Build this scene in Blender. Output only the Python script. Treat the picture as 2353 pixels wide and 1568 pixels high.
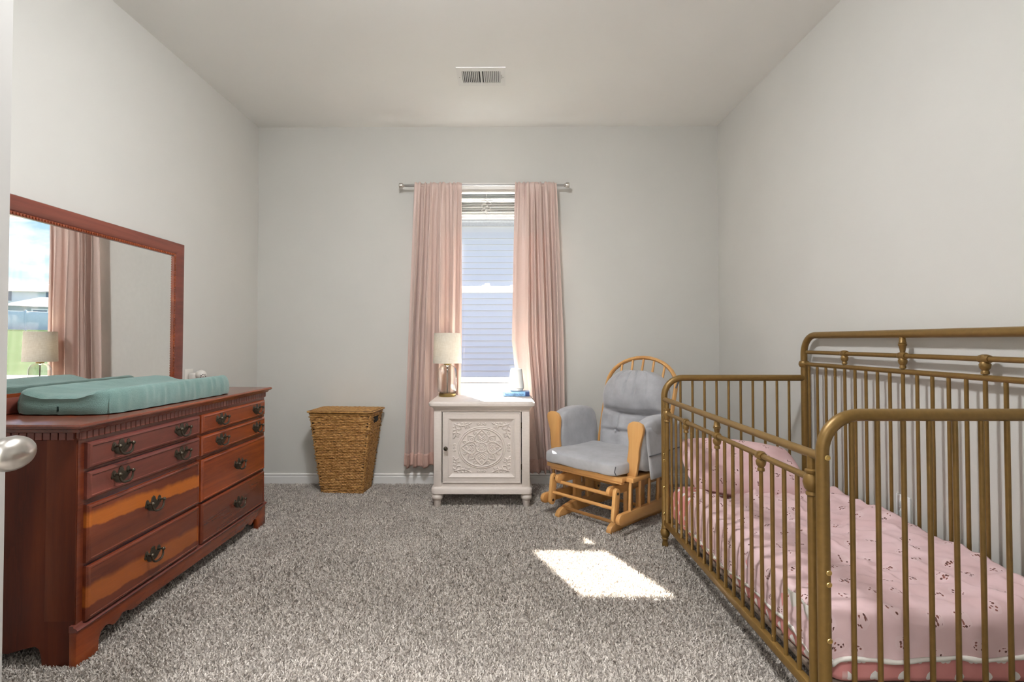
import bpy, bmesh, math, random
import numpy as np
from mathutils import Vector, Matrix
PILE = True
random.seed(7); rng = np.random.default_rng(7)
for o in list(bpy.data.objects): bpy.data.objects.remove(o)
scn = bpy.context.scene; COL = scn.collection
PI = math.pi; R = math.radians
# ------------------------------------------------------------------ camera
cam = bpy.data.cameras.new('camera'); camo = bpy.data.objects.new('camera', cam); COL.objects.link(camo)
cam.sensor_fit = 'HORIZONTAL'; cam.sensor_width = 36.0; cam.lens = 36.0*1205.0/2353.0
cam.shift_x = (1176.5-1152.0)/2353.0; cam.shift_y = (760.0-784.0)/2353.0
cam.clip_start = 0.02; cam.clip_end = 400
rv, uv, fv = (0.99997694, 0.0067463, -0.00078202), (0.0009112, -0.01916745, 0.99981587), (-0.00673007, 0.99979353, 0.01917315)
camo.matrix_world = Matrix(((rv[0], uv[0], -fv[0], 0), (rv[1], uv[1], -fv[1], 0), (rv[2], uv[2], -fv[2], 1.092), (0, 0, 0, 1)))
scn.camera = camo
# ------------------------------------------------------------------ light and exposure
SKY, SUN, CEIL_FILL, HALL_FILL, EXPO = .74, 43.0, 97.0, 330.0, 0.92  # ceiling and hall values drive the two added fill lamps
scn.view_settings.view_transform = 'Standard'; scn.view_settings.look = 'None'
scn.view_settings.exposure = EXPO; scn.view_settings.gamma = 1.0; scn.view_settings.use_curve_mapping = False

class NT:
    """small helper around a node tree"""
    def __init__(s, tree): s.t = tree; s.n = tree.nodes; s.l = tree.links
    def add(s, kind, **kw):
        nd = s.n.new(kind)
        for k, v in kw.items(): setattr(nd, k, v)
        return nd
    def link(s, a, b): s.l.new(a, b)
    def val(s, sock, v):
        if hasattr(v, 'is_linked') or isinstance(v, bpy.types.NodeSocket): s.l.new(v, sock)
        else: sock.default_value = v
    def math(s, op, a, b=0.0, c=None, clamp=False):
        nd = s.add('ShaderNodeMath', operation=op, use_clamp=clamp); s.val(nd.inputs[0], a); s.val(nd.inputs[1], b)
        if c is not None: s.val(nd.inputs[2], c)
        return nd.outputs[0]
    def mix(s, f, a, b):
        nd = s.add('ShaderNodeMix', data_type='RGBA'); s.val(nd.inputs[0], f)
        s.val(nd.inputs[6], a if not isinstance(a, tuple) else (*a[:3], 1)); s.val(nd.inputs[7], b if not isinstance(b, tuple) else (*b[:3], 1))
        return nd.outputs[2]
    def ramp(s, f, stops, interp='LINEAR'):
        nd = s.add('ShaderNodeValToRGB'); nd.color_ramp.interpolation = interp
        cr = nd.color_ramp.elements
        while len(cr) > len(stops): cr.remove(cr[-1])
        while len(cr) < len(stops): cr.new(1)
        for e, (p, c) in zip(cr, stops):
            e.position = p; e.color = (*c, 1) if isinstance(c, tuple) else (c, c, c, 1)
        s.l.new(f, nd.inputs[0]); return nd.outputs[0]
    def coord(s, which='Object', scale=(1, 1, 1), rot=(0, 0, 0), loc=(0, 0, 0)):
        tc = s.add('ShaderNodeTexCoord'); mp = s.add('ShaderNodeMapping')
        mp.inputs['Scale'].default_value = scale; mp.inputs['Rotation'].default_value = rot; mp.inputs['Location'].default_value = loc
        s.l.new(tc.outputs[which], mp.inputs[0]); return mp.outputs[0]
    def noise(s, vec, scale=5, detail=2, rough=.5, dist=0):
        nd = s.add('ShaderNodeTexNoise'); s.l.new(vec, nd.inputs['Vector'])
        nd.inputs['Scale'].default_value = scale; nd.inputs['Detail'].default_value = detail
        nd.inputs['Roughness'].default_value = rough; nd.inputs['Distortion'].default_value = dist
        return nd.outputs[0]
    def bump(s, h, strength=.3, dist=.01):
        nd = s.add('ShaderNodeBump'); nd.inputs['Strength'].default_value = strength; nd.inputs['Distance'].default_value = dist
        s.l.new(h, nd.inputs['Height']); return nd.outputs[0]

w = bpy.data.worlds.new('sky'); scn.world = w; w.use_nodes = True
N = NT(w.node_tree); N.n.clear()
tc = N.add('ShaderNodeTexCoord'); sep = N.add('ShaderNodeSeparateXYZ'); N.link(tc.outputs['Generated'], sep.inputs[0])
base = N.ramp(N.math('MAXIMUM', sep.outputs[2], 0.0), [(0, (.80, .90, 1.0)), (.10, (.55, .76, 1.0)), (.30, (.26, .50, .98)), (1, (.14, .32, .80))])
mp = N.add('ShaderNodeMapping'); N.link(tc.outputs['Generated'], mp.inputs[0]); mp.inputs['Scale'].default_value = (1, 1, 2.6)
cl = N.noise(mp.outputs[0], 4.6, 7, .58, .2)
clf = N.ramp(cl, [(.555, 0.0), (.67, 1.0)])
colr = N.mix(clf, base, (1.05, 1.05, 1.05))
bg = N.add('ShaderNodeBackground'); N.link(colr, bg.inputs[0]); bg.inputs[1].default_value = SKY
wo = N.add('ShaderNodeOutputWorld'); N.link(bg.outputs[0], wo.inputs[0])
sun = bpy.data.lights.new('sun', 'SUN'); sun.energy = SUN; sun.angle = R(.6); sun.color = (1, .975, .93)
suno = bpy.data.objects.new('sun', sun); COL.objects.link(suno)
suno.rotation_euler = Vector((.39, -1, -1.12)).to_track_quat('-Z', 'Y').to_euler()
suno.location = (-4, 12, 12)

# ------------------------------------------------------------------ materials
MATS = {}
def mat(name):
    m = bpy.data.materials.new(name); m.use_nodes = True
    t = NT(m.node_tree); b = t.n.get('Principled BSDF'); MATS[name] = m
    return m, t, b
def setp(b, **kw):
    for k, v in kw.items(): b.inputs[k.replace('_', ' ')].default_value = v
def plain(name, col, rough=.6, metal=0, noise_amt=.06, nscale=30, bump=0, bscale=200, spec=.5, coat=0):
    m, t, b = mat(name); vec = t.coord()
    n = t.noise(vec, nscale, 3)
    lo = tuple(c*(1-noise_amt) for c in col); hi = tuple(min(1, c*(1+noise_amt)) for c in col)
    t.link(t.ramp(n, [(.3, lo), (.7, hi)]), b.inputs['Base Color'])
    setp(b, Roughness=rough, Metallic=metal); b.inputs['Specular IOR Level'].default_value = spec
    b.inputs['Coat Weight'].default_value = coat
    if bump:
        t.link(t.bump(t.noise(vec, bscale, 2), bump, .002), b.inputs['Normal'])
    return m
WALL = (.61, .598, .565)
plain('wall_paint', WALL, .82, 0, .012, 3, .08, 260, .25)
plain('ceiling_paint', (.82, .81, .785), .9, 0, .01, 3, .10, 180, .2)
plain('trim_white', (.76, .75, .73), .42, 0, .01, 5)
plain('vinyl_white', (.86, .87, .88), .35, 0, .01, 5)
plain('blind_white', (.80, .78, .745), .45, 0, .015, 5)
plain('door_paint', (.50, .49, .47), .5, 0, .01, 5)
plain('nickel', (.56, .53, .49), .28, 1, .03, 8)
plain('rod_steel', (.42, .41, .40), .3, 1, .03, 8)
plain('brass_dark', (.34, .25, .10), .35, 1, .1, 20)
plain('brass_bolt', (.72, .52, .20), .3, 1, .05, 40)
plain('gold_paint', (.215, .125, .033), .40, .40, .07, 60, .05, 900, .5)
plain('bronze', (.085, .070, .050), .42, .8, .18, 60)
plain('black_hole', (.02, .02, .02), .8)
plain('white_plastic', (.60, .62, .63), .35, 0, .01, 5)
plain('grey_plastic', (.40, .38, .36), .5)
plain('cream_plastic', (.66, .63, .58), .4, 0, .01, 5)
plain('pad_platform', (.16, .12, .09), .7)
plain('lamp_cord', (.06, .045, .03), .5)
plain('seed_glass_lining', (.33, .22, .20), .5, .3, .3, 120)
plain('hem_pink', (.66, .44, .37), .6, 0, .06, 30)
plain('shingle_dark', (.035, .038, .045), .8, 0, .25, 8)
plain('house_white', (.80, .82, .84), .7)
plain('house_grey', (.42, .46, .50), .7)
plain('fence_vinyl', (.78, .80, .82), .5)
plain('window_dark', (.16, .20, .25), .2)

def paint_antique():
    m, t, b = mat('antique_white')
    vec = t.coord(scale=(1, 1, 1)); s1 = t.coord(scale=(6, 6, 90))
    n = t.noise(s1, 6, 4, .6); n2 = t.noise(vec, 9, 3)
    c1 = t.ramp(n, [(.3, (.60, .53, .485)), (.7, (.70, .63, .58))])
    t.link(t.mix(t.math('MULTIPLY', n2, .25), c1, (.64, .575, .53)), b.inputs['Base Color'])
    setp(b, Roughness=.48); t.link(t.bump(n, .06, .002), b.inputs['Normal'])
paint_antique()

def wood(name, cols, axis='Y', rough=.27, ring=7.0, coat=.45, streak=None, grain=1.0):
    m, t, b = mat(name)
    sc = {'X': (.35, 5, 5), 'Y': (5, .35, 5), 'Z': (5, 5, .35)}[axis]
    vec = t.coord(scale=sc)
    n = t.noise(vec, 2.2, 5, .55, .6)
    fine = t.noise(t.coord(scale=tuple(s*9 for s in sc)), 5, 3, .6)
    wv = t.math('FRACT', t.math('MULTIPLY', n, ring*.35))
    mixv = t.math('ADD', t.math('MULTIPLY', n, .75), t.math('MULTIPLY', wv, .07*grain))
    mixv = t.math('ADD', mixv, t.math('MULTIPLY', fine, .12*grain))
    c = t.ramp(mixv, [(.30, cols[0]), (.52, cols[1]), (.72, cols[2])])
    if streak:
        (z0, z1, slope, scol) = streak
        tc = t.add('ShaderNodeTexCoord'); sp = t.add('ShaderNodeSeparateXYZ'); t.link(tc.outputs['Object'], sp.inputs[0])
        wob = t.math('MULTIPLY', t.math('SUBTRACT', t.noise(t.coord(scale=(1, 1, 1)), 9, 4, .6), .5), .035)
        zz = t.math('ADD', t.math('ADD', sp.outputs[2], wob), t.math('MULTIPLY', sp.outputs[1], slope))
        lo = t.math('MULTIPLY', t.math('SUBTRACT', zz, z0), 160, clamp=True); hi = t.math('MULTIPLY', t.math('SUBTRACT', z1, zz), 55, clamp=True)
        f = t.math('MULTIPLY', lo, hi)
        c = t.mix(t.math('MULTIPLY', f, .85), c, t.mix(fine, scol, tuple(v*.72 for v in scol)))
    t.link(c, b.inputs['Base Color'])
    setp(b, Roughness=rough); b.inputs['Coat Weight'].default_value = coat; b.inputs['Coat Roughness'].default_value = .2
    t.link(t.bump(fine, .05, .001), b.inputs['Normal'])
    return m
CH = [(.085, .016, .007), (.170, .033, .0115), (.265, .058, .016)]
wood('cherry_h', CH, 'Y'); wood('cherry_v', [(.058, .011, .005), (.115, .022, .008), (.180, .038, .011)], 'Z', .42, coat=0).node_tree.nodes['Principled BSDF'].inputs['Specular IOR Level'].default_value = .25; wood('cherry_x', CH, 'X')
wood('cherry_warm', [(.15, .026, .008), (.285, .053, .011), (.42, .088, .015)], 'Y', coat=.3); wood('cherry_warm_v', [(.082, .016, .007), (.155, .032, .010), (.225, .050, .013)], 'Z', .42, ring=2, coat=0).node_tree.nodes['Principled BSDF'].inputs['Specular IOR Level'].default_value = .25
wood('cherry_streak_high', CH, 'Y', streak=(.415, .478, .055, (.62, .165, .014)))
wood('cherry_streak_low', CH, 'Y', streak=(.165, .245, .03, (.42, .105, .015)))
wood('cherry_purple', [(.105, .028, .020), (.195, .050, .033), (.29, .080, .050)], 'Y', .38, coat=.12)
wood('pine_z', [(.55, .27, .085), (.63, .34, .12), (.70, .42, .17)], 'Z', .4, 10, .15)
wood('pine_y', [(.52, .25, .075), (.61, .32, .11), (.68, .40, .16)], 'Y', .4, 10, .15)
wood('pine_x', [(.52, .25, .075), (.61, .32, .11), (.68, .40, .16)], 'X', .4, 10, .15)

def carpet():
    m, t, b = mat('carpet')
    vec = t.coord()
    n1 = t.noise(vec, 230, 3, .7); n2 = t.noise(vec, 2.2, 3, .5); n3 = t.noise(vec, 75, 2, .6)
    c = t.ramp(t.math('ADD', t.math('MULTIPLY', n1, .6), t.math('MULTIPLY', n3, .4)), [(.32, (.16, .14, .125)), (.5, (.36, .32, .29)), (.68, (.55, .50, .46))])
    c = t.mix(t.math('MULTIPLY', n2, .16), c, (.26, .235, .21))
    t.link(c, b.inputs['Base Color']); setp(b, Roughness=.95); b.inputs['Specular IOR Level'].default_value = .1
    t.link(t.bump(n1, .8, .006), b.inputs['Normal'])
    m, t, b = mat('carpet_fibre')
    vec = t.coord(); n1 = t.noise(vec, 160, 2, .6); n2 = t.noise(vec, 2.6, 3, .55)
    c = t.ramp(n1, [(.30, (.35, .31, .275)), (.5, (.58, .525, .475)), (.70, (.80, .74, .68))])
    c = t.mix(t.ramp(n2, [(.42, 0.0), (.62, .30)]), c, (.38, .345, .31))
    t.link(c, b.inputs['Base Color']); setp(b, Roughness=.9); b.inputs['Specular IOR Level'].default_value = .15
carpet()

def curtain_mat():
    m, t, b = mat('blush_satin')
    vec = t.coord(scale=(1, 1, 1)); n = t.noise(t.coord(scale=(260, 260, 60)), 3, 2)
    c = t.ramp(n, [(.3, (.64, .475, .415)), (.7, (.70, .535, .475))])
    t.link(c, b.inputs['Base Color']); setp(b, Roughness=.42); b.inputs['Sheen Weight'].default_value = .25
    tr = t.add('ShaderNodeBsdfTranslucent'); tr.inputs[0].default_value = (.70, .40, .30, 1)
    mx = t.add('ShaderNodeMixShader'); mx.inputs[0].default_value = .06
    t.link(b.outputs[0], mx.inputs[1]); t.link(tr.outputs[0], mx.inputs[2])
    t.link(mx.outputs[0], t.n['Material Output'].inputs[0])
curtain_mat()

def shade_mat():
    m, t, b = mat('linen_shade')
    a = t.noise(t.coord('Object', (8, 8, 240)), 3, 3, .7); c2 = t.noise(t.coord('Object', (190, 190, 6)), 3, 3, .7)
    f = t.math('ADD', t.math('MULTIPLY', a, .5), t.math('MULTIPLY', c2, .5))
    c = t.ramp(f, [(.38, (.62, .57, .48)), (.6, (.80, .77, .70))])
    t.link(c, b.inputs['Base Color']); setp(b, Roughness=.85)
    tr = t.add('ShaderNodeBsdfTranslucent'); t.link(c, tr.inputs[0])
    mx = t.add('ShaderNodeMixShader'); mx.inputs[0].default_value = .22
    t.link(b.outputs[0], mx.inputs[1]); t.link(tr.outputs[0], mx.inputs[2]); t.link(mx.outputs[0], t.n['Material Output'].inputs[0])
shade_mat()

def glass_pane(name, tint=(1, 1, 1), refl=1.0):
    m, t, b = mat(name); t.n.remove(b)
    tp = t.add('ShaderNodeBsdfTransparent'); tp.inputs[0].default_value = (*tint, 1)
    gl = t.add('ShaderNodeBsdfGlossy'); gl.inputs['Roughness'].default_value = .02
    lw = t.add('ShaderNodeLayerWeight'); lw.inputs[0].default_value = .5       # Schlick, same from both sides of the pane
    mx = t.add('ShaderNodeMixShader'); t.link(t.math('MULTIPLY', t.math('MULTIPLY_ADD', t.math('POWER', lw.outputs['Facing'], 5.0), .45, .012), refl, clamp=True), mx.inputs[0])
    t.link(tp.outputs[0], mx.inputs[1]); t.link(gl.outputs[0], mx.inputs[2]); t.link(mx.outputs[0], t.n['Material Output'].inputs[0])
glass_pane('window_glass', (.97, .985, .98))
def clear_glass():
    m, t, b = mat('lamp_glass'); t.n.remove(b)
    lw = t.add('ShaderNodeLayerWeight'); lw.inputs[0].default_value = .5; e = t.math('POWER', lw.outputs['Facing'], 2.2)
    tp = t.add('ShaderNodeBsdfTransparent'); t.link(t.mix(e, (.93, .94, .93), (.34, .36, .36)), tp.inputs[0])
    gl = t.add('ShaderNodeBsdfGlossy'); gl.inputs['Roughness'].default_value = .05
    mx = t.add('ShaderNodeMixShader'); t.link(t.math('MULTIPLY_ADD', e, .5, .07), mx.inputs[0])
    t.link(tp.outputs[0], mx.inputs[1]); t.link(gl.outputs[0], mx.inputs[2]); t.link(mx.outputs[0], t.n['Material Output'].inputs[0])
clear_glass()

m, t, b = mat('mirror_silver'); setp(b, Metallic=1, Roughness=.01); t.link(t.ramp(t.noise(t.coord(), 40, 2), [(.3, (.90, .90, .89)), (.7, (.93, .93, .92))]), b.inputs['Base Color'])

def muslin():
    m, t, b = mat('sage_muslin')
    vec = t.coord(); n = t.noise(vec, 6, 3)
    c = t.ramp(n, [(.35, (.135, .240, .210)), (.65, (.175, .295, .270))])
    t.link(c, b.inputs['Base Color']); setp(b, Roughness=.85); b.inputs['Sheen Weight'].default_value = .3
    h = t.math('ADD', t.noise(t.coord(scale=(40, 260, 260)), 2, 2, .6), t.noise(t.coord(scale=(180, 30, 180)), 2, 2, .6))
    t.link(t.bump(h, .55, .004), b.inputs['Normal'])
muslin()
def velour():
    m, t, b = mat('grey_velour')
    vec = t.coord(); n = t.noise(vec, 11, 4, .6)
    t.link(t.ramp(n, [(.3, (.33, .33, .345)), (.7, (.43, .43, .45))]), b.inputs['Base Color'])
    setp(b, Roughness=.9); b.inputs['Sheen Weight'].default_value = .5; b.inputs['Sheen Roughness'].default_value = .4
    t.link(t.bump(t.noise(vec, 26, 3), .12, .01), b.inputs['Normal'])
velour()
plain('dark_velour', (.10, .10, .11), .9)

def rattan():
    m, t, b = mat('water_hyacinth')
    n = t.noise(t.coord(scale=(1, 1, 2)), 36, 4, .65); g = t.noise(t.coord(scale=(30, 30, 260)), 3, 2)
    c = t.ramp(n, [(.30, (.17, .072, .014)), (.48, (.42, .205, .050)), (.70, (.72, .43, .15))])
    t.link(t.mix(t.math('MULTIPLY', g, .35), c, (.24, .10, .022)), b.inputs['Base Color']); setp(b, Roughness=.5)
rattan()
plain('rattan_core', (.045, .018, .006), .8, 0, .3, 60)

def hearts():
    m, t, b = mat('heart_sheet')
    uvn = t.add('ShaderNodeTexCoord'); sp = t.add('ShaderNodeSeparateXYZ'); t.link(uvn.outputs['UV'], sp.inputs[0])
    P = .075
    ry = t.math('DIVIDE', sp.outputs[1], P*.62); row = t.math('FLOOR', ry)
    off = t.math('MULTIPLY', t.math('MODULO', row, 2.0), .5)
    fx = t.math('SUBTRACT', t.math('FRACT', t.math('ADD', t.math('DIVIDE', sp.outputs[0], P), off)), .5)
    fy = t.math('SUBTRACT', t.math('FRACT', ry), .5)
    x = t.math('MULTIPLY', fx, 6.2); y = t.math('ADD', t.math('MULTIPLY', fy, 3.9), .0)
    # (x^2+y^2-1)^3 - x^2 y^3 < 0
    x2 = t.math('MULTIPLY', x, x); y2 = t.math('MULTIPLY', y, y)
    q = t.math('SUBTRACT', t.math('ADD', x2, y2), 1.0); q3 = t.math('MULTIPLY', t.math('MULTIPLY', q, q), q)
    f = t.math('LESS_THAN', t.math('SUBTRACT', q3, t.math('MULTIPLY', x2, t.math('MULTIPLY', y2, y))), 0.0)
    n = t.noise(t.coord(), 14, 3)
    t.link(t.mix(f, t.ramp(n, [(.3, (.58, .225, .215)), (.7, (.66, .275, .26))]), (.80, .76, .73)), b.inputs['Base Color'])
    setp(b, Roughness=.85)
hearts()

def print_cloth(name, base_lo, base_hi):
    m, t, b = mat(name)
    tc = t.add('ShaderNodeTexCoord'); mp = t.add('ShaderNodeMapping'); t.link(tc.outputs['UV'], mp.inputs[0])
    big = t.add('ShaderNodeTexVoronoi', voronoi_dimensions='2D'); big.inputs['Scale'].default_value = 10.5; big.inputs['Randomness'].default_value = .55
    t.link(mp.outputs[0], big.inputs['Vector'])
    sm = t.add('ShaderNodeTexVoronoi', voronoi_dimensions='2D'); sm.inputs['Scale'].default_value = 120; sm.inputs['Randomness'].default_value = 1
    t.link(mp.outputs[0], sm.inputs['Vector'])
    wn = t.noise(mp.outputs[0], 70, 2, .6)
    inside = t.math('LESS_THAN', t.math('ADD', big.outputs['Distance'], t.math('MULTIPLY', wn, .06)), .20)
    halo = t.math('LESS_THAN', t.math('ADD', big.outputs['Distance'], t.math('MULTIPLY', wn, .10)), .27)
    dots = t.math('LESS_THAN', sm.outputs['Distance'], .40)
    pick = t.math('GREATER_THAN', t.add('ShaderNodeSeparateColor').outputs[0], .5)
    sc = t.add('ShaderNodeSeparateColor'); t.link(sm.outputs['Color'], sc.inputs[0])
    pick = t.math('GREATER_THAN', sc.outputs[0], .52)
    mk = t.math('MULTIPLY', inside, t.math('MULTIPLY', dots, pick))
    n = t.noise(t.coord(), 7, 3)
    c = t.ramp(n, [(.3, base_lo), (.7, base_hi)])
    c = t.mix(t.math('MULTIPLY', halo, .13), c, (.82, .74, .74))
    dk = t.mix(sc.outputs[1], (.08, .03, .025), (.26, .10, .075))
    t.link(t.mix(mk, c, dk), b.inputs['Base Color']); setp(b, Roughness=.88)
    t.link(t.bump(t.noise(t.coord(), 30, 3), .15, .006), b.inputs['Normal'])
print_cloth('fawn_print', (.60, .41, .41), (.69, .50, .51))
print_cloth('fawn_print_pillow', (.58, .37, .37), (.66, .45, .455))
plain('lining_white', (.62, .585, .535), .9, 0, .05, 20, .2, 40)
plain('book_cover', (.18, .36, .60), .5, 0, .5, 22)
plain('book_pages', (.8, .78, .72), .8)
plain('ink_navy', (.03, .06, .18), .6)

def grass():
    m, t, b = mat('lawn'); n = t.noise(t.coord(), 1.5, 4)
    t.link(t.ramp(n, [(.3, (.026, .036, .018)), (.7, (.036, .048, .026))]), b.inputs['Base Color']); setp(b, Roughness=1.0); b.inputs['Specular IOR Level'].default_value = 0
grass()
plain('siding_blue', (.93, .945, .93), .7, 0, .02, 3)

def emit(name, col, s):
    m, t, b = mat(name); setp(b, Roughness=.5); b.inputs['Base Color'].default_value = (.9, .9, .88, 1)
    b.inputs['Emission Color'].default_value = (*col, 1); b.inputs['Emission Strength'].default_value = s
emit('room_fill_glow', (.97, .985, 1.0), CEIL_FILL); emit('hall_fill_glow', (.97, .985, 1.0), HALL_FILL); emit('bulb_glow', (1, .84, .64), 14.0)  # first two glows serve the added fill lamps, the last the table lamp

# ------------------------------------------------------------------ geometry helpers
class MB:
    def __init__(s): s.v = []; s.f = []; s.uv = None
    def addv(s, vs, fs):
        o = len(s.v); s.v += [tuple(p) for p in vs]; s.f += [tuple(i+o for i in f) for f in fs]; return s
    def box(s, x0, x1, y0, y1, z0, z1):
        vs = [(x, y, z) for z in (z0, z1) for y in (y0, y1) for x in (x0, x1)]
        return s.addv(vs, [(0, 2, 3, 1), (4, 5, 7, 6), (0, 1, 5, 4), (2, 6, 7, 3), (0, 4, 6, 2), (1, 3, 7, 5)])
    def bbox(s, x0, x1, y0, y1, z0, z1, bev=.004, seg=2):
        bm = bmesh.new(); bmesh.ops.create_cube(bm, size=1)
        for v in bm.verts: v.co = ((x0+x1)/2+v.co.x*(x1-x0), (y0+y1)/2+v.co.y*(y1-y0), (z0+z1)/2+v.co.z*(z1-z0))
        bmesh.ops.bevel(bm, geom=bm.edges[:], offset=bev, segments=seg, profile=.5, affect='EDGES', clamp_overlap=True)
        return s.addbm(bm)
    def addbm(s, bm):
        bm.verts.index_update()
        s.addv([v.co[:] for v in bm.verts], [[v.index for v in f.verts] for f in bm.faces]); bm.free(); return s
    def tube(s, pts, r, n=10, closed=False, caps=True):
        pts = [Vector(p) for p in pts]; m = len(pts); rr = r if isinstance(r, (list, tuple)) else [r]*m
        up = None; rings = []
        for i, p in enumerate(pts):
            a = pts[(i-1) % m] if (closed or i > 0) else p; b = pts[(i+1) % m] if (closed or i < m-1) else p
            t = (b-a).normalized()
            if up is None:
                up = Vector((0, 0, 1)) if abs(t.z) < .9 else Vector((1, 0, 0))
            u = (up - t*up.dot(t)).normalized(); up = u; q = t.cross(u)
            rings.append([p+(u*math.cos(2*PI*k/n)+q*math.sin(2*PI*k/n))*rr[i] for k in range(n)])
        vs = [v for rg in rings for v in rg]; fs = []
        for i in range(m if closed else m-1):
            j = (i+1) % m
            for k in range(n): fs.append((i*n+k, i*n+(k+1) % n, j*n+(k+1) % n, j*n+k))
        if caps and not closed: fs += [tuple(range(n))[::-1], tuple(range((m-1)*n, m*n))]
        return s.addv(vs, fs)
    def lathe(s, prof, c=(0, 0, 0), axis='Z', n=20, caps=True):
        vs = []; fs = []
        for (r, h) in prof:
            for k in range(n):
                a = 2*PI*k/n; p = (r*math.cos(a), r*math.sin(a), h)
                if axis == 'X': p = (h, r*math.cos(a), r*math.sin(a))
                if axis == 'Y': p = (r*math.sin(a), h, r*math.cos(a))
                vs.append((c[0]+p[0], c[1]+p[1], c[2]+p[2]))
        for i in range(len(prof)-1):
            for k in range(n): fs.append((i*n+k, i*n+(k+1) % n, (i+1)*n+(k+1) % n, (i+1)*n+k))
        if caps: fs += [tuple(range(n))[::-1], tuple(range((len(prof)-1)*n, len(prof)*n))]
        return s.addv(vs, fs)
    def prism(s, poly, a0, a1, axis='X', bev=0):
        """poly in the two other axes; extruded from a0 to a1 along axis"""
        def P(u, v, a): return {'X': (a, u, v), 'Y': (u, a, v), 'Z': (u, v, a)}[axis]
        n = len(poly); bm = bmesh.new()
        A = [bm.verts.new(P(u, v, a0)) for u, v in poly]; B = [bm.verts.new(P(u, v, a1)) for u, v in poly]
        bm.faces.new(A[::-1]); bm.faces.new(B)
        for i in range(n): bm.faces.new((A[i], A[(i+1) % n], B[(i+1) % n], B[i]))
        bmesh.ops.recalc_face_normals(bm, faces=bm.faces[:])
        if bev:
            es = [e for e in bm.edges if (e.verts[0] in A) == (e.verts[1] in A)]
            bmesh.ops.bevel(bm, geom=es, offset=bev, segments=2, profile=.5, affect='EDGES', clamp_overlap=True)
        return s.addbm(bm)
    def grid(s, fn, nu, nv, uvfn=None, wrap_u=False):
        vs = [fn(i/(nu-1) if not wrap_u else i/nu, j/(nv-1)) for j in range(nv) for i in range(nu)]
        fs = []
        for j in range(nv-1):
            for i in range(nu if wrap_u else nu-1):
                k = (i+1) % nu; fs.append((j*nu+i, j*nu+k, (j+1)*nu+k, (j+1)*nu+i))
        s.addv(vs, fs)
        if uvfn: s.uv = [uvfn(i/(nu-1), j/(nv-1)) for j in range(nv) for i in range(nu)]
        return s

def make_mesh(name, mb, m, smooth=40):
    me = bpy.data.meshes.new(name); me.from_pydata(mb.v, [], mb.f)
    bm = bmesh.new(); bm.from_mesh(me); bmesh.ops.recalc_face_normals(bm, faces=bm.faces[:]); bm.to_mesh(me); bm.free()
    if mb.uv:
        ul = me.uv_layers.new(name='UVMap')
        for lp in me.loops: ul.data[lp.index].uv = mb.uv[lp.vertex_index]
    if smooth:
        me.polygons.foreach_set('use_smooth', [True]*len(me.polygons)); me.set_sharp_from_angle(angle=R(smooth))
    me.materials.append(MATS[m]); me.update(); return me
def link(name, me, parent=None, loc=(0, 0, 0), rot=(0, 0, 0)):
    o = bpy.data.objects.new(name, me); COL.objects.link(o)
    if parent: o.parent = parent
    o.location = loc; o.rotation_euler = rot; return o
def obj(name, mb, m, parent=None, loc=(0, 0, 0), rot=(0, 0, 0), smooth=40, world=None):
    """world=(x,y,z): vertices were given in world space, parent stands at that place"""
    if world: mb.v = [(a-world[0], b-world[1], c-world[2]) for a, b, c in mb.v]
    return link(name, make_mesh(name, mb, m, smooth), parent, loc, rot)
def tag(o, label, cat=None, group=None, kind=None):
    if label: o['label'] = label
    if cat: o['category'] = cat
    if group: o['group'] = group
    if kind: o['kind'] = kind
    return o
def thing(name, label, cat, loc=(0, 0, 0), rotz=0, group=None):
    o = bpy.data.objects.new(name, None); COL.objects.link(o); o.empty_display_size = .1
    o.location = loc; o.rotation_euler = (0, 0, rotz); return tag(o, label, cat, group)
def struct(o, label, cat): return tag(o, label, cat, None, 'structure')
def modif(o, levels=1):
    md = o.modifiers.new('subdivision', 'SUBSURF'); md.levels = levels; md.render_levels = levels; return o

# ------------------------------------------------------------------ room shell
XL, XR, YB, YF, ZC = -1.897, 1.630, 4.005, 0.03, 2.74
WX0, WX1, WZ0, WZ1 = -.605, .315, .765, 2.305      # window opening
DX0, DX1, DZ = -.655, .20, 2.06                      # doorway in the front wall
HY = -1.35                                          # hallway far wall
FLOOR = struct(obj('floor', MB().box(XL-.12, XR+.12, HY-.12, YB+.14, -.12, 0), 'carpet'), 'grey carpeted bedroom floor', 'floor')
struct(obj('ceiling', MB().box(XL-.12, XR+.12, HY-.12, YB+.14, ZC, ZC+.12), 'ceiling_paint'), 'plain white painted ceiling', 'ceiling')
struct(obj('wall_left', MB().box(XL-.12, XL, HY-.12, YB+.14, 0, ZC), 'wall_paint'), 'long greige wall behind the dresser', 'wall')
struct(obj('wall_right', MB().box(XR, XR+.12, HY-.12, YB+.14, 0, ZC), 'wall_paint'), 'long greige wall behind the crib', 'wall')
mb = MB(); y0, y1 = YB, YB+.14
mb.box(XL, WX0, y0, y1, 0, ZC); mb.box(WX1, XR, y0, y1, 0, ZC); mb.box(WX0, WX1, y0, y1, 0, WZ0); mb.box(WX0, WX1, y0, y1, WZ1, ZC)
struct(obj('wall_back', mb, 'wall_paint', smooth=0), 'greige end wall with the window', 'wall')
mb = MB(); y0, y1 = YF-.12, YF
mb.box(XL, DX0, y0, y1, 0, ZC); mb.box(DX1, XR, y0, y1, 0, ZC); mb.box(DX0, DX1, y0, y1, DZ, ZC)
struct(obj('wall_front', mb, 'wall_paint', smooth=0), 'entry wall with the open doorway', 'wall')
struct(obj('wall_hall', MB().box(XL, XR, HY-.12, HY, 0, ZC), 'wall_paint'), 'far wall of the hallway outside the doorway', 'wall')
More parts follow.
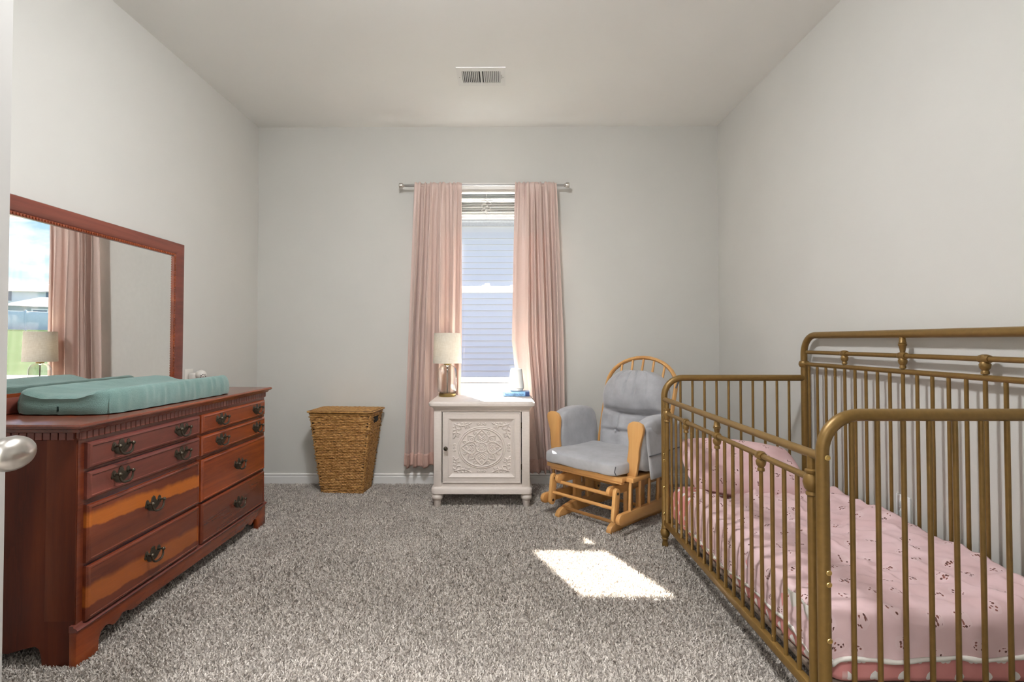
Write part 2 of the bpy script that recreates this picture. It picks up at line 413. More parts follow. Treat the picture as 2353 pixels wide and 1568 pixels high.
def bb_profile(d):  # depth out from wall, height
    return [(0, 0), (d, 0), (d, .058), (d*.75, .064), (d*.75, .070), (d*.95, .075), (d*.55, .083), (0, .083)]
def baseboard(name, axis, a0, a1, base, sgn, label):
    pr = bb_profile(.014); mb = MB()
    if axis == 'X': mb.prism([(base+sgn*u, v) for u, v in pr], a0, a1, 'X')
    else: mb.prism([(base+sgn*u, v) for u, v in pr], a0, a1, 'Y')
    struct(obj(name, mb, 'trim_white', smooth=30), label, 'baseboard')
baseboard('baseboard_back', 'X', XL+.014, XR-.014, YB, -1, 'white baseboard along the window wall')
baseboard('baseboard_left', 'Y', YF, YB, XL, 1, 'white baseboard behind the dresser')
baseboard('baseboard_right', 'Y', YF, YB, XR, -1, 'white baseboard behind the crib')

# window
wn = thing('window_1', 'white double hung window between the pink curtains', 'window', (-.145, YB+.05, WZ0)); wn['kind'] = 'structure'
WL = (-.145, YB+.05, WZ0)
fy0, fy1 = YB+.055, YB+.125
mb = MB(); fw = .017
mb.bbox(WX0, WX0+fw, fy0, fy1, WZ0, WZ1, .003); mb.bbox(WX1-fw, WX1, fy0, fy1, WZ0, WZ1, .003)
mb.bbox(WX0+fw, WX1-fw, fy0, fy1, WZ0, WZ0+fw, .003); mb.bbox(WX0+fw, WX1-fw, fy0, fy1, WZ1-fw, WZ1, .003)
obj('frame', mb, 'vinyl_white', wn, world=WL)
def sash(name, y0, z0, z1, bot, top):
    mb = MB(); s = .038; x0, x1 = WX0+fw, WX1-fw; y1 = y0+.028
    mb.bbox(x0, x0+s, y0, y1, z0, z1, .003); mb.bbox(x1-s, x1, y0, y1, z0, z1, .003)
    mb.bbox(x0+s, x1-s, y0, y1, z0, z0+bot, .003); mb.bbox(x0+s, x1-s, y0, y1, z1-top, z1, .003)
    o = obj(name, mb, 'vinyl_white', wn, world=WL)
    obj('pane', MB().box(x0+s, x1-s, y0+.012, y0+.016, z0+bot, z1-top), 'window_glass', o, world=WL, smooth=0)
    return o
ls = sash('lower_sash', YB+.060, WZ0+fw, 1.515, .024, .042)
us = sash('upper_sash', YB+.092, 1.470, WZ1-fw, .042, .034)
for lx in (-.145, .075):
    mb = MB(); mb.bbox(lx-.032, lx+.032, YB+.062, YB+.086, 1.515, 1.523, .002); mb.bbox(lx-.010, lx+.028, YB+.064, YB+.080, 1.523, 1.536, .003)
    obj('sash_lock', mb, 'vinyl_white', ls, world=WL)
# drywall sill / stool
mb = MB(); mb.bbox(WX0-.03, WX1+.03, YB-.030, YB+.058, WZ0-.022, WZ0, .006); mb.bbox(WX0-.015, WX1+.015, YB-.014, YB, WZ0-.085, WZ0-.022, .004)
struct(obj('trim_1', mb, 'trim_white'), 'white window stool and apron under the window', 'window sill')

# entry door, standing open
HNG = Vector((-.617, .052, 0)); ang = R(90+11.0)
door = thing('door_1', 'white entry door standing open at the left edge', 'door', HNG, ang); door['kind'] = 'structure'
# local x runs from hinge to latch edge, local -y is the face toward the camera
mb = MB(); mb.bbox(0, .762, -.0, .035, .012, 2.04, .002); obj('door_slab', mb, 'door_paint', door)
for z in (.2, 1.05, 1.85): obj('hinge', MB().tube([(-.004, -.004, z-.045), (-.004, -.004, z+.045)], .006, 8), 'nickel', door)
mb = MB(); kx, kz = .762-.066, .932
mb.lathe([(.032, 0), (.032, -.006), (.026, -.010), (.014, -.013), (.012, -.028)], (kx, 0, kz), 'Y', 24)
kn = obj('door_knob', mb, 'nickel', door)
mb = MB(); pr = []
for i in range(15):
    a = PI*i/14; pr.append((max(.0005, .0275*math.sin(a)), -.046+.0215*math.cos(a)))
mb.lathe(pr, (0, 0, 0), 'Y', 28)
mb.v = [(kx+x*1.42, y*1.05, kz+z*.90) for x, y, z in mb.v]
egg = obj('knob_grip', mb, 'nickel', kn)
obj('keyhole', MB().lathe([(.0022, -.0668), (.0022, -.0678)], (kx, 0, kz), 'Y', 10), 'black_hole', kn)

# ------------------------------------------------------------------ fill lamps added out of view to brighten the room
def dome(name, label, loc, m):
    t = thing(name, label, 'lamp', loc)
    obj('canopy', MB().lathe([(.185, 0), (.185, -.012), (.175, -.018)], n=32), 'nickel', t)
    obj('glass_dome', MB().lathe([(.17, -.018), (.172, -.03)]+[(.172*math.cos(a), -.03-.068*math.sin(a)) for a in [PI/2*k/8 for k in range(1, 8)]]+[(.002, -.098)], n=32), m, t)
dome('ceiling_fill_light', 'added fill light on the bedroom ceiling, a frosted dome out of view', (-.32, 1.68, ZC), 'room_fill_glow')  # added lamp above the view, lifts the interior light
dome('hall_fill_light', 'added fill light in the hallway, a frosted dome behind the camera', (-.2, -.66, ZC), 'hall_fill_glow')  # added lamp, sends extra light in through the doorway

# ------------------------------------------------------------------ outdoors
plain('bounce_cut_brick', (.115, .060, .045), .85, 0, .3, 14)  # dark albedo picked to weaken sun bounce onto the siding opposite
mb = MB(); y0, y1 = YB+.14, YB+.165
mb.box(XL-1.5, WX0-.01, y0, y1, -.3, 3.0); mb.box(WX1+.01, XR+1.5, y0, y1, -.3, 3.0); mb.box(WX0-.01, WX1+.01, y0, y1, -.3, WZ0-.01); mb.box(WX0-.01, WX1+.01, y0, y1, WZ1+.01, 3.0)
struct(obj('bounce_cut_wall', mb, 'bounce_cut_brick', smooth=0), 'unseen dark brick face added outside to cut sun bounce', 'wall')  # unseen cladding added to keep bounced sun off the neighbour house
def ground():
    def h(x, y):
        d = max(0, (x-4)*.5+(y-10)*.5)
        return -.30+min(2.3, .065*d)
    mb = MB(); xs = np.linspace(-40, 90, 66); ys = np.concatenate([[YB+.15], np.linspace(6, 100, 48)])
    vs = [(x, y, h(x, y)) for y in ys for x in xs]; n = len(xs)
    fs = [(j*n+i, j*n+i+1, (j+1)*n+i+1, (j+1)*n+i) for j in range(len(ys)-1) for i in range(n-1)]
    mb.addv(vs, fs); return obj('lawn', mb, 'lawn'), h
lw, gh = ground(); struct(lw, 'green lawn rising outside the window', 'lawn')
# neighbour house with lap siding
NY = 10.6; NX0, NX1, NZ = -9.0, 2.2, 3.50
nb = thing('neighbour_house', 'pale blue lap sided house seen straight through the window', 'house', (-3.4, NY+3, -.3)); NB = (-3.4, NY+3, -.3)
obj('house_body', MB().box(NX0+.02, NX1-.02, NY+.03, NY+6, -.3, NZ), 'siding_blue', nb, world=NB, smooth=0)
ex = .122; me = make_mesh('siding_board', MB().prism([(0, 0), (-.028, .002), (-.006, ex+.006), (0, ex+.006)], NX0, NX1, 'X'), 'siding_blue', 0)
for k in range(int((NZ+.05)/ex)):
    link('siding_board', me, nb, (-NB[0], NY+.03-NB[1], .1+k*ex-.05))
obj('frieze_board', MB().bbox(NX0, NX1, NY-.01, NY+.03, NZ-.08, NZ+.16, .004), 'house_white', nb, world=NB)
mb = MB(); mb.prism([(NY-.45, NZ+.16), (NY+3, NZ+1.75), (NY+6.4, NZ+.16)], NX0-.4, NX1+.3, 'X'); obj('roof', mb, 'shingle_dark', nb, world=NB, smooth=0)

def far_house(name, label, x, y, wx, wy, wall_h, roof_h, m, rz=0, win=()):
    z = gh(x, y); h = thing(name, label, 'house', (x, y, z-.2), rz)
    obj('wall', MB().box(-wx/2, wx/2, -wy/2, wy/2, 0, wall_h), m, h, smooth=0)
    e = .4; mb = MB()
    mb.addv([(-wx/2-e, -wy/2-e, wall_h), (wx/2+e, -wy/2-e, wall_h), (wx/2+e, wy/2+e, wall_h), (-wx/2-e, wy/2+e, wall_h), (-wx*.22, 0, wall_h+roof_h), (wx*.22, 0, wall_h+roof_h)],
            [(0, 1, 5, 4), (1, 2, 5), (2, 3, 4, 5), (3, 0, 4), (3, 2, 1, 0)]); obj('roof', mb, 'shingle_dark', h, smooth=0)
    for (u, zz, sw, sh) in win:
        wv = obj('window', MB().box(u-sw/2-.12, u+sw/2+.12, -wy/2-.06, -wy/2, zz-.12, zz+sh+.12), 'house_white', h, smooth=0)
        obj('pane', MB().box(u-sw/2, u+sw/2, -wy/2-.09, -wy/2-.05, zz, zz+sh), 'window_dark', wv, smooth=0)
    return h
far_house('far_house', 'large two storey white house beyond the fence', 50, 62, 11, 9, 4.3, 1.5, 'house_white', R(-40), [(-4, .8, 1.2, 1.5), (0, .8, 1.2, 1.5), (4, .8, 1.2, 1.5), (-4, 3.2, 1.2, 1.4), (0, 3.2, 1.2, 1.4), (4, 3.2, 1.2, 1.4)])
far_house('far_shed', 'low grey house with a dark roof beyond the fence', 40, 52, 9, 6, 2.1, 1.1, 'house_grey', R(-42), [(-2, .8, 1.0, 1.0), (2, .8, 1.0, 1.0)])
# white fence across the rise
fn = thing('yard_fence', 'white vinyl privacy fence along the top of the lawn', 'fence', (30, 42, gh(30, 42)))
d = Vector((math.cos(R(-42)), math.sin(R(-42)), 0))
pm = make_mesh('fence_panel', MB().bbox(-1.14, 1.14, -.02, .02, .05, 1.45, .01), 'fence_vinyl'); qm = make_mesh('fence_post', MB().bbox(-.06, .06, -.06, .06, -.3, 1.55, .01), 'fence_vinyl')
for k in range(-7, 8):
    p = d*(k*2.4); q = d*(k*2.4+1.2)
    link('fence_panel', pm, fn, (p.x, p.y, gh(30+p.x, 42+p.y)-gh(30, 42)), (0, 0, R(-42))); link('fence_post', qm, fn, (q.x, q.y, gh(30+q.x, 42+q.y)-gh(30, 42)), (0, 0, R(-42)))

# ------------------------------------------------------------------ dresser
DL = (-1.65, 2.44, 0)
dr = thing('dresser', 'dark cherry double dresser with eight drawers along the left wall', 'dresser', DL)
DXB, DXF, DY0, DY1 = -1.880, -1.438, 1.765, 3.118
mb = MB(); mb.box(DXB, DXF-.004, DY0+.012, DY1-.012, .10, .765); obj('case', mb, 'cherry_v', dr, world=DL, smooth=0)
# side panels with bracket foot cut-outs
def side_poly():
    p = [(DXF, .0), (DXF, .765), (DXB, .765), (DXB, .0), (DXB+.08, .0), (DXB+.085, .035)]
    a = [(DXB+.11, .055), (DXB+.16, .05), (DXB+.22, .047), (DXB+.27, .062), (DXB+.31, .072), (DXB+.325, .062), (DXB+.333, .03), (DXB+.335, 0)]
    return p+a
for ya, yb in ((DY0-.006, DY0+.016), (DY1-.016, DY1+.006)):
    obj('side_panel', MB().prism(side_poly(), ya, yb, 'Y'), 'cherry_v', dr, world=DL, smooth=0)
mb = MB(); mb.bbox(-1.538, DXF+.001, DY0-.008, DY0+.01, .155, .765, .001); obj('corner_stile', mb, 'cherry_warm_v', dr, world=DL)
# front plinth with scrolled cut-outs
def scroll(y, s):
    return [(y, 0), (y+s*.002, .045), (y+s*.012, .066), (y+s*.034, .076), (y+s*.05, .072), (y+s*.065, .060), (y+s*.08, .058), (y+s*.10, .066), (y+s*.115, .078), (y+s*.135, .076), (y+s*.16, .066), (y+s*.19, .062), (y+s*.22, .066)]
pl = [(DY0-.012, .128), (DY0-.012, 0)]+scroll(DY0+.085, 1)+scroll(DY1-.085, -1)[::-1]+[(DY1+.012, 0), (DY1+.012, .128)]
obj('plinth', MB().prism(pl, DXF-.012, DXF+.012, 'X', .002), 'cherry_warm', dr, world=DL, smooth=30)
mb = MB(); mb.prism([(DXF-.01, .122), (DXF+.016, .122), (DXF+.020, .128), (DXF+.014, .134), (DXF+.006, .137), (DXF+.004, .143), (DXF-.01, .143)], DY0-.016, DY1+.016, 'Y'); obj('base_molding', mb, 'cherry_purple', dr, world=DL, smooth=30)
# face frame
mb = MB(); fx0, fx1 = DXF-.006, DXF+.003
for ya, yb in ((DY0-.004, DY0+.022), (2.437, 2.460), (DY1-.022, DY1+.004)): mb.box(fx0, fx1, ya, yb, .14, .766)
for za, zb in ((.744, .766), (.644, .656), (.533, .551), (.326, .337)): mb.box(fx0, fx1-.001, DY0+.02, DY1-.02, za, zb)
obj('face_frame', mb, 'cherry_h', dr, world=DL, smooth=0)
# cornice, dentils and top
def ring_molding(prof, m, name):
    mb = MB(); mb.prism([(DXF+u, v) for u, v in prof], DY0-prof[1][0]*0-.0, DY1, 'Y')
    mb.prism([(DY0-u, v) for u, v in prof], DXB, DXF+.0, 'X'); mb.prism([(DY1+u, v) for u, v in prof], DXB, DXF, 'X')
    # corners
    for (cy, s) in ((DY0, -1), (DY1, 1)):
        n = len(prof); vs = [(DXF+u, cy, v) for u, v in prof]+[(DXF+u, cy+s*u, v) for u, v in prof]+[(DXF, cy+s*u, v) for u, v in prof]
        fs = [(i, (i+1) % n, n+(i+1) % n, n+i) for i in range(n)]+[(n+i, n+(i+1) % n, 2*n+(i+1) % n, 2*n+i) for i in range(n)]; mb.addv(vs, fs)
    return obj(name, mb, m, dr, world=DL, smooth=30)
ring_molding([(0, .757), (.006, .757), (.006, .790), (0, .790)], 'cherry_h', 'dentil_band')
ring_molding([(0, .785), (.016, .785), (.020, .790), (.024, .7965), (0, .7965)], 'cherry_h', 'cove_molding')
dm = make_mesh('dentil', MB().bbox(-.0055, .0055, -.0115, .0115, -.0125, .0125, .0012, 1), 'cherry_purple')
dm2 = make_mesh('dentil', MB().bbox(-.0115, .0115, -.0055, .0055, -.0125, .0125, .0012, 1), 'cherry_purple')
nd = 52; st = (DY1-DY0+.012)/nd
for k in range(nd): link('dentil', dm, dr, (DXF+.008-DL[0], DY0-.006+st*(k+.5)-DL[1], .772))
for k in range(16): link('dentil', dm2, dr, (DXF-.005-.0265*(k+.5)-DL[0], DY0-.008-DL[1], .772))
mb = MB(); x0, x1, ya, yb = DXB, DXF+.036, DY0-.036, DY1+.036
pr = [(-.010, .796), (-.003, .800), (0, .805), (0, .809), (-.004, .8135), (-.010, .815)]
vs = []; fs = []
for u, v in pr: vs += [(x0, ya-u*1.0, v), (x1+u, ya-u, v), (x1+u, yb+u, v), (x0, yb+u, v)]
for i in range(len(pr)-1): fs += [(i*4+k, i*4+k+1, (i+1)*4+k+1, (i+1)*4+k) for k in range(3)]+[(i*4+3, i*4, (i+1)*4, (i+1)*4+3)]
fs += [(3, 2, 1, 0), tuple((len(pr)-1)*4+k for k in range(4))]
mb.addv(vs, fs); obj('dresser_top', mb, 'cherry_h', dr, world=DL, smooth=25)
# drawers with Chippendale pulls
def drawer_mesh(w, h):
    mb = MB(); L = [(0, 0, -.004), (0, 0, .011), (.0035, .0035, .0165), (.008, .008, .019), (.0115, .0115, .0195), (.0135, .0135, .0165), (.015, .015, .0165)]
    vs = []; fs = []
    for a, b_, x in L: vs += [(x, -w/2+a, -h/2+b_), (x, w/2-a, -h/2+b_), (x, w/2-a, h/2-b_), (x, -w/2+a, h/2-b_)]
    n = len(L)
    for i in range(n-1): fs += [(i*4+k, i*4+(k+1) % 4, (i+1)*4+(k+1) % 4, (i+1)*4+k) for k in range(4)]
    fs += [(0, 3, 2, 1), tuple((n-1)*4+k for k in range(4))]; mb.addv(vs, fs); return mb
bp = [(-.047, .004), (-.050, -.004), (-.045, -.012), (-.038, -.010), (-.034, -.018), (-.024, -.026), (-.010, -.030), (0, -.034), (.010, -.030), (.024, -.026), (.034, -.018), (.038, -.010), (.045, -.012), (.050, -.004), (.047, .004),
      (.044, .014), (.037, .020), (.029, .016), (.026, .008), (.020, .002), (.014, .010), (.010, .022), (0, .027), (-.010, .022), (-.014, .010), (-.020, .002), (-.026, .008), (-.029, .016), (-.037, .020), (-.044, .014)]
bpm = make_mesh('backplate', MB().prism(bp, .0160, .0188, 'X', .0006), 'bronze', 30)
mb = MB()
for s in (-1, 1):
    mb.lathe([(.0075, .0145), (.0075, .018), (.004, .020), (.004, .030), (.0065, .032), (.0075, .036), (.005, .040), (.0015, .042)], (0, s*.034, .004), 'X', 12)
pts = [(.030, s_*.034*math.cos(a)-0, .004-.034*math.sin(a)*1.0) for s_ in (1,) for a in [PI*k/14 for k in range(15)]]
pts = [(.033+.004*math.sin(PI*k/14), .034*math.copysign(abs(math.cos(PI*k/14))**.7, math.cos(PI*k/14)), .004-.033*math.sin(PI*k/14)**.75) for k in range(15)]
mb.tube(pts, [.0032+.0012*math.sin(PI*k/14) for k in range(15)], 8)
mb.v = [(x+.0038, y, z) for x, y, z in mb.v]
blm = make_mesh('bail', mb, 'bronze')
rows = [(.656, .744), (.551, .644), (.337, .533), (.140, .326)]
dmat = {('L', 0): 'cherry_purple', ('L', 1): 'cherry_purple', ('L', 2): 'cherry_streak_high', ('L', 3): 'cherry_streak_low', ('R', 0): 'cherry_warm', ('R', 1): 'cherry_warm', ('R', 2): 'cherry_warm', ('R', 3): 'cherry_h'}
for side, (ya, yb) in (('L', (1.787, 2.438)), ('R', (2.459, 3.097))):
    for ri, (za, zb) in enumerate(rows):
        mbd = drawer_mesh(yb-ya, zb-za)
        mbd.v = [(x, y+(ya+yb)/2-DL[1], z+(za+zb)/2) for x, y, z in mbd.v]
        o = obj('drawer', mbd, dmat[(side, ri)], dr, (DXF+.003-DL[0], 0, 0), smooth=25)
        ys = ([(1.937, 2.299), (2.621, 2.995)][side == 'R'] if ri < 2 else [(2.118,), (2.797,)][side == 'R'])
        hz = (za+zb)/2+.006
        for yy in ys:
            link('backplate', bpm, o, (0, yy-DL[1], hz)); link('bail', blm, o, (0, yy-DL[1], hz))

# ------------------------------------------------------------------ mirror on the dresser
ML = (-1.878, 2.44, .8155); MW, MH = 1.16, .833
mr = thing('dresser_mirror', 'large cherry framed mirror standing on the dresser against the wall', 'mirror', ML)
mr.rotation_euler = (0, R(.25), 0)
fwid = .062
def frame_board(p, q, inn_p, inn_q, name):   # mitred board in the Y-Z plane
    mb = MB(); O = [p, q, inn_q, inn_p]
    def lerp(a, b, t): return (a[0]+(b[0]-a[0])*t, a[1]+(b[1]-a[1])*t)
    prof = [(0, -.012), (0, .012), (.06, .018), (.25, .020), (.75, .016), (.95, .011), (1, .008), (1, -.012)]
    vs = []; fs = []
    for t_, x in prof:
        a = lerp(p, inn_p, t_); b_ = lerp(q, inn_q, t_); vs += [(x, a[0], a[1]), (x, b_[0], b_[1])]
    n = len(prof); fs = [(2*i, 2*i+1, 2*((i+1) % n)+1, 2*((i+1) % n)) for i in range(n)]+[tuple(2*i for i in range(n)), tuple(2*i+1 for i in range(n))[::-1]]
    mb.addv(vs, fs); obj(name, mb, 'cherry_purple', mr, smooth=30)
y0, y1 = -MW/2, MW/2; f = fwid
frame_board((y0, MH), (y1, MH), (y0+f, MH-f), (y1-f, MH-f), 'top_rail'); frame_board((y0, 0), (y1, 0), (y0+f, f), (y1-f, f), 'bottom_rail')
frame_board((y0, 0), (y0, MH), (y0+f, f), (y0+f, MH-f), 'stile'); frame_board((y1, 0), (y1, MH), (y1-f, f), (y1-f, MH-f), 'stile')
mb = MB(); g = f+.014
mb.box(-.008, .007, y0+f, y1-f, MH-g, MH-f); mb.box(-.008, .007, y0+f, y1-f, f, g); mb.box(-.008, .007, y0+f, y0+g, g, MH-g); mb.box(-.008, .007, y1-g, y1-f, g, MH-g)
obj('inner_frame', mb, 'cherry_warm', mr, smooth=0)
mb = MB()
for k in range(72):
    y = y0+g+(y1-y0-2*g)*(k+.5)/72; mb.box(.007, .0115, y-.0045, y+.0045, MH-f-.011, MH-f-.003)
for k in range(50):
    z = g+(MH-2*g)*(k+.5)/50
    for yy in (y0+f+.003, y1-f-.011): mb.box(.007, .0115, yy, yy+.008, z-.0045, z+.0045)
bd = obj('bead_molding', mb, 'cherry_warm', mr, smooth=0); bd['kind'] = 'stuff'
obj('mirror_glass', MB().box(-.006, -.001, y0+g-.004, y1-g+.004, g-.004, MH-g+.004), 'mirror_silver', mr, smooth=0)

# ------------------------------------------------------------------ changing pad
def pad():
    x0, x1, ya, yb, zb = -1.843, -1.448, 1.930, 2.785, .8155
    nx, ny = 70, 130; mb = MB(); top = {}
    cxp, cyp = (x0+x1)/2, (ya+yb)/2; hx, hy = (x1-x0)/2, (yb-ya)/2
    rs = np.random.default_rng(3); ph = rs.uniform(0, 6.28, 12)
    def outline(a, s=1):
        n = 7.0; ca, sa = math.cos(a), math.sin(a); r = (abs(ca)**n+abs(sa)**n)**(-1/n)
        return r*ca, r*sa
    na = 260; ringsp = [(1.0, .004), (1.012, .020), (1.012, .045), (1.0, .068), (.985, .082), (.965, .091), (.94, .0965), (.91, .098), (.86, .098), (.78, .098), (.70, .098), (.6, .098), (.48, .098), (.34, .098), (.18, .098), (.001, .098)]
    vs = []; fs = []
    for ri, (s, h) in enumerate(ringsp):
        for k in range(na):
            a = 2*PI*k/na; u, v = outline(a)
            x = cxp+hx*u*s; y = cyp+hy*v*s; z = h
            # higher bolsters along the two long sides, gentle dip between them
            q = min(1, max(0, (abs(u)*s-.30)/.55)); c_ = .074+.024*q*q*(3-2*q)
            z = h/.098*c_ if s > .9 else c_-.004*(1-s)
            if v < -.93 and ri < 4: y += .01
            # gathered muslin along the room side
            if u > .9 and 1 <= ri <= 5:
                t = v*s*hy
                wr = sum(math.sin(t*(70+29*i)+ph[i]+h*30*(i % 3-1)) for i in range(5))/5
                amp = .0085*(1-abs(h-.045)/.08)*(1 if v < .75 else .4)
                x += wr*amp; z += abs(wr)*.002
            z += .0012*math.sin(x*90+ph[3])*math.sin(y*60+ph[4])
            x += .018*v*s*(1 if u > 0 else .3)
            vs.append((x, y, zb+z))
    for i in range(len(ringsp)-1):
        for k in range(na): fs.append((i*na+k, i*na+(k+1) % na, (i+1)*na+(k+1) % na, (i+1)*na+k))
    fs.append(tuple(range(na))[::-1]); mb.addv(vs, fs)
    o = obj('changing_pad', mb, 'sage_muslin', None, (cxp, cyp, zb), world=(cxp, cyp, zb), smooth=60)
    return tag(o, 'contoured changing pad in a sage green muslin cover on the dresser', 'changing pad')
pad()

# ------------------------------------------------------------------ plug-in device on the left wall
pd = thing('plug_in_device', 'small cream plug-in device with a round dotted head above the dresser', 'plug-in', (XL, 3.145, .868))
obj('wall_plate', MB().bbox(0, .005, -.05, .03, -.055, .055, .002), 'cream_plastic', pd)
mb = MB(); mb.bbox(.005, .045, -.03, .02, -.03, .032, .012, 4); obj('plug_body', mb, 'cream_plastic', pd)
mb = MB(); mb.lathe([(.0005, -.034), (.012, -.032), (.022, -.024), (.029, -.010), (.031, .004), (.028, .016), (.020, .026), (.010, .031), (.0005, .032)], (0, 0, 0), 'X', 22)
hd = obj('round_head', mb, 'cream_plastic', pd, (.062, .012, .018), (0, R(18), R(-35)))
for k in range(7):
    a = 2*PI*k/7; obj('hole', MB().lathe([(.0035, .0), (.0035, .003)], (.0275, .013*math.cos(a), .013*math.sin(a)), 'X', 8), 'black_hole', hd)
obj('lens', MB().lathe([(.006, .0), (.006, .002), (.002, .004)], (.031, 0, 0), 'X', 12), 'grey_plastic', hd)

# wall outlet behind the crib
ol = thing('wall_outlet', 'white outlet plate low on the right wall behind the crib', 'outlet', (XR, 2.165, .40))
obj('cover_plate', MB().bbox(-.007, 0, -.038, .038, -.058, .058, .003), 'vinyl_white', ol)
for z in (-.02, .02): obj('receptacle', MB().bbox(-.010, -.006, -.017, .017, z-.014, z+.014, .002), 'white_plastic', ol)

# ------------------------------------------------------------------ ceiling vent
vt = thing('ceiling_vent', 'white louvred air register on the ceiling', 'vent', (-.145, 3.235, ZC))
mb = MB(); hw, hd_ = .150, .113
for a in ((-hw, hw, -hd_, -.072), (-hw, hw, .072, hd_), (-hw, -.118, -.072, .072), (.118, hw, -.072, .072), (-.006, .006, -.072, .072)): mb.box(a[0], a[1], a[2], a[3], -.007, -.0005)
obj('register_frame', mb, 'trim_white', vt, smooth=0)
obj('duct_shadow', MB().box(-.118, .118, -.072, .072, -.0012, -.0004), 'black_hole', vt, smooth=0)
lm = make_mesh('louvre', MB().box(-.0052, .0052, -.072, .072, -.0006, .0006), 'trim_white', 0)
for s in (-1, 1):
    for k in range(9): link('louvre', lm, vt, (s*(.014+.0117*k+.0045), 0, -.006), (0, R(-38*s if s > 0 else 42), 0))
obj('damper_lever', MB().bbox(.125, .129, -.03, .012, -.012, -.007, .001), 'grey_plastic', vt)
for s in (-1, 1): obj('screw', MB().lathe([(.003, -.0085), (.003, -.007)], (s*.135, 0, 0), 'Z', 8), 'grey_plastic', vt)

# ------------------------------------------------------------------ accent cabinet
CL = (-.152, 3.62, 0); cx0 = -.152
cb = thing('accent_cabinet', 'antique white one door cabinet with a carved medallion under the window', 'cabinet', CL)
CF, CBk = 3.432, 3.835
def slab_rounded(x0, x1, y0, y1, prof, rc):
    """stack of rounded rectangles: prof = [(outset, z)]"""
    mb = MB(); vs = []; fs = []; n = 0
    for u, z in prof:
        r = max(.001, rc+u); ring = []
        for (cx_, cy_, a0) in ((x1-rc, y1-rc, 0), (x0+rc, y1-rc, PI/2), (x0+rc, y0+rc, PI), (x1-rc, y0+rc, 3*PI/2)):
            for k in range(5): ring.append((cx_+r*math.cos(a0+PI/2*k/4), cy_+r*math.sin(a0+PI/2*k/4), z))
        n = len(ring); vs += ring
    for i in range(len(prof)-1):
        for k in range(n): fs.append((i*n+k, i*n+(k+1) % n, (i+1)*n+(k+1) % n, (i+1)*n+k))
    fs += [tuple(range(n))[::-1], tuple((len(prof)-1)*n+k for k in range(n))]
    return mb.addv(vs, fs)
obj('cabinet_top', slab_rounded(cx0-.313, cx0+.313, CF, CBk, [(.0, .640), (.003, .643), (.006, .650), (.014, .657), (.026, .663), (.034, .668), (.035, .676), (.034, .684), (.028, .690), (.022, .695)], .012), 'antique_white', cb, world=CL, smooth=35)
mb = MB(); bx0, bx1 = cx0-.313, cx0+.313
mb.bbox(bx0, bx0+.052, CF, CF+.052, .125, .642, .004); mb.bbox(bx1-.052, bx1, CF, CF+.052, .125, .642, .004); mb.box(bx0+.04, bx1-.04, CF+.004, CF+.03, .627, .642); mb.box(bx0+.04, bx1-.04, CF+.004, CF+.03, .13, .160)
mb.bbox(bx0+.004, bx0+.02, CF+.05, CBk, .125, .642, .002); mb.bbox(bx1-.02, bx1-.004, CF+.05, CBk, .125, .642, .002); mb.box(bx0+.01, bx1-.01, CBk-.012, CBk, .125, .642); mb.box(bx0+.01, bx1-.01, CF+.02, CBk, .125, .14)
obj('carcass', mb, 'antique_white', cb, world=CL, smooth=30)
obj('cabinet_base', slab_rounded(bx0-.016, bx1+.016, CF-.016, CBk, [(-.004, .094), (.0, .098), (.0, .126), (-.004, .133), (-.012, .140)], .03), 'antique_white', cb, world=CL, smooth=35)
fp = [(.018, 0), (.0195, .004), (.025, .045), (.027, .050), (.026, .053), (.030, .056), (.036, .064), (.0375, .074), (.035, .083), (.030, .088), (.034, .091), (.034, .095)]
fm = make_mesh('turned_foot', MB().lathe(fp, n=24), 'antique_white')
for fx in (bx0+.022, bx1-.022):
    for fy in (CF+.022, CBk-.04): link('turned_foot', fm, cb, (fx-CL[0], fy-CL[1], 0))
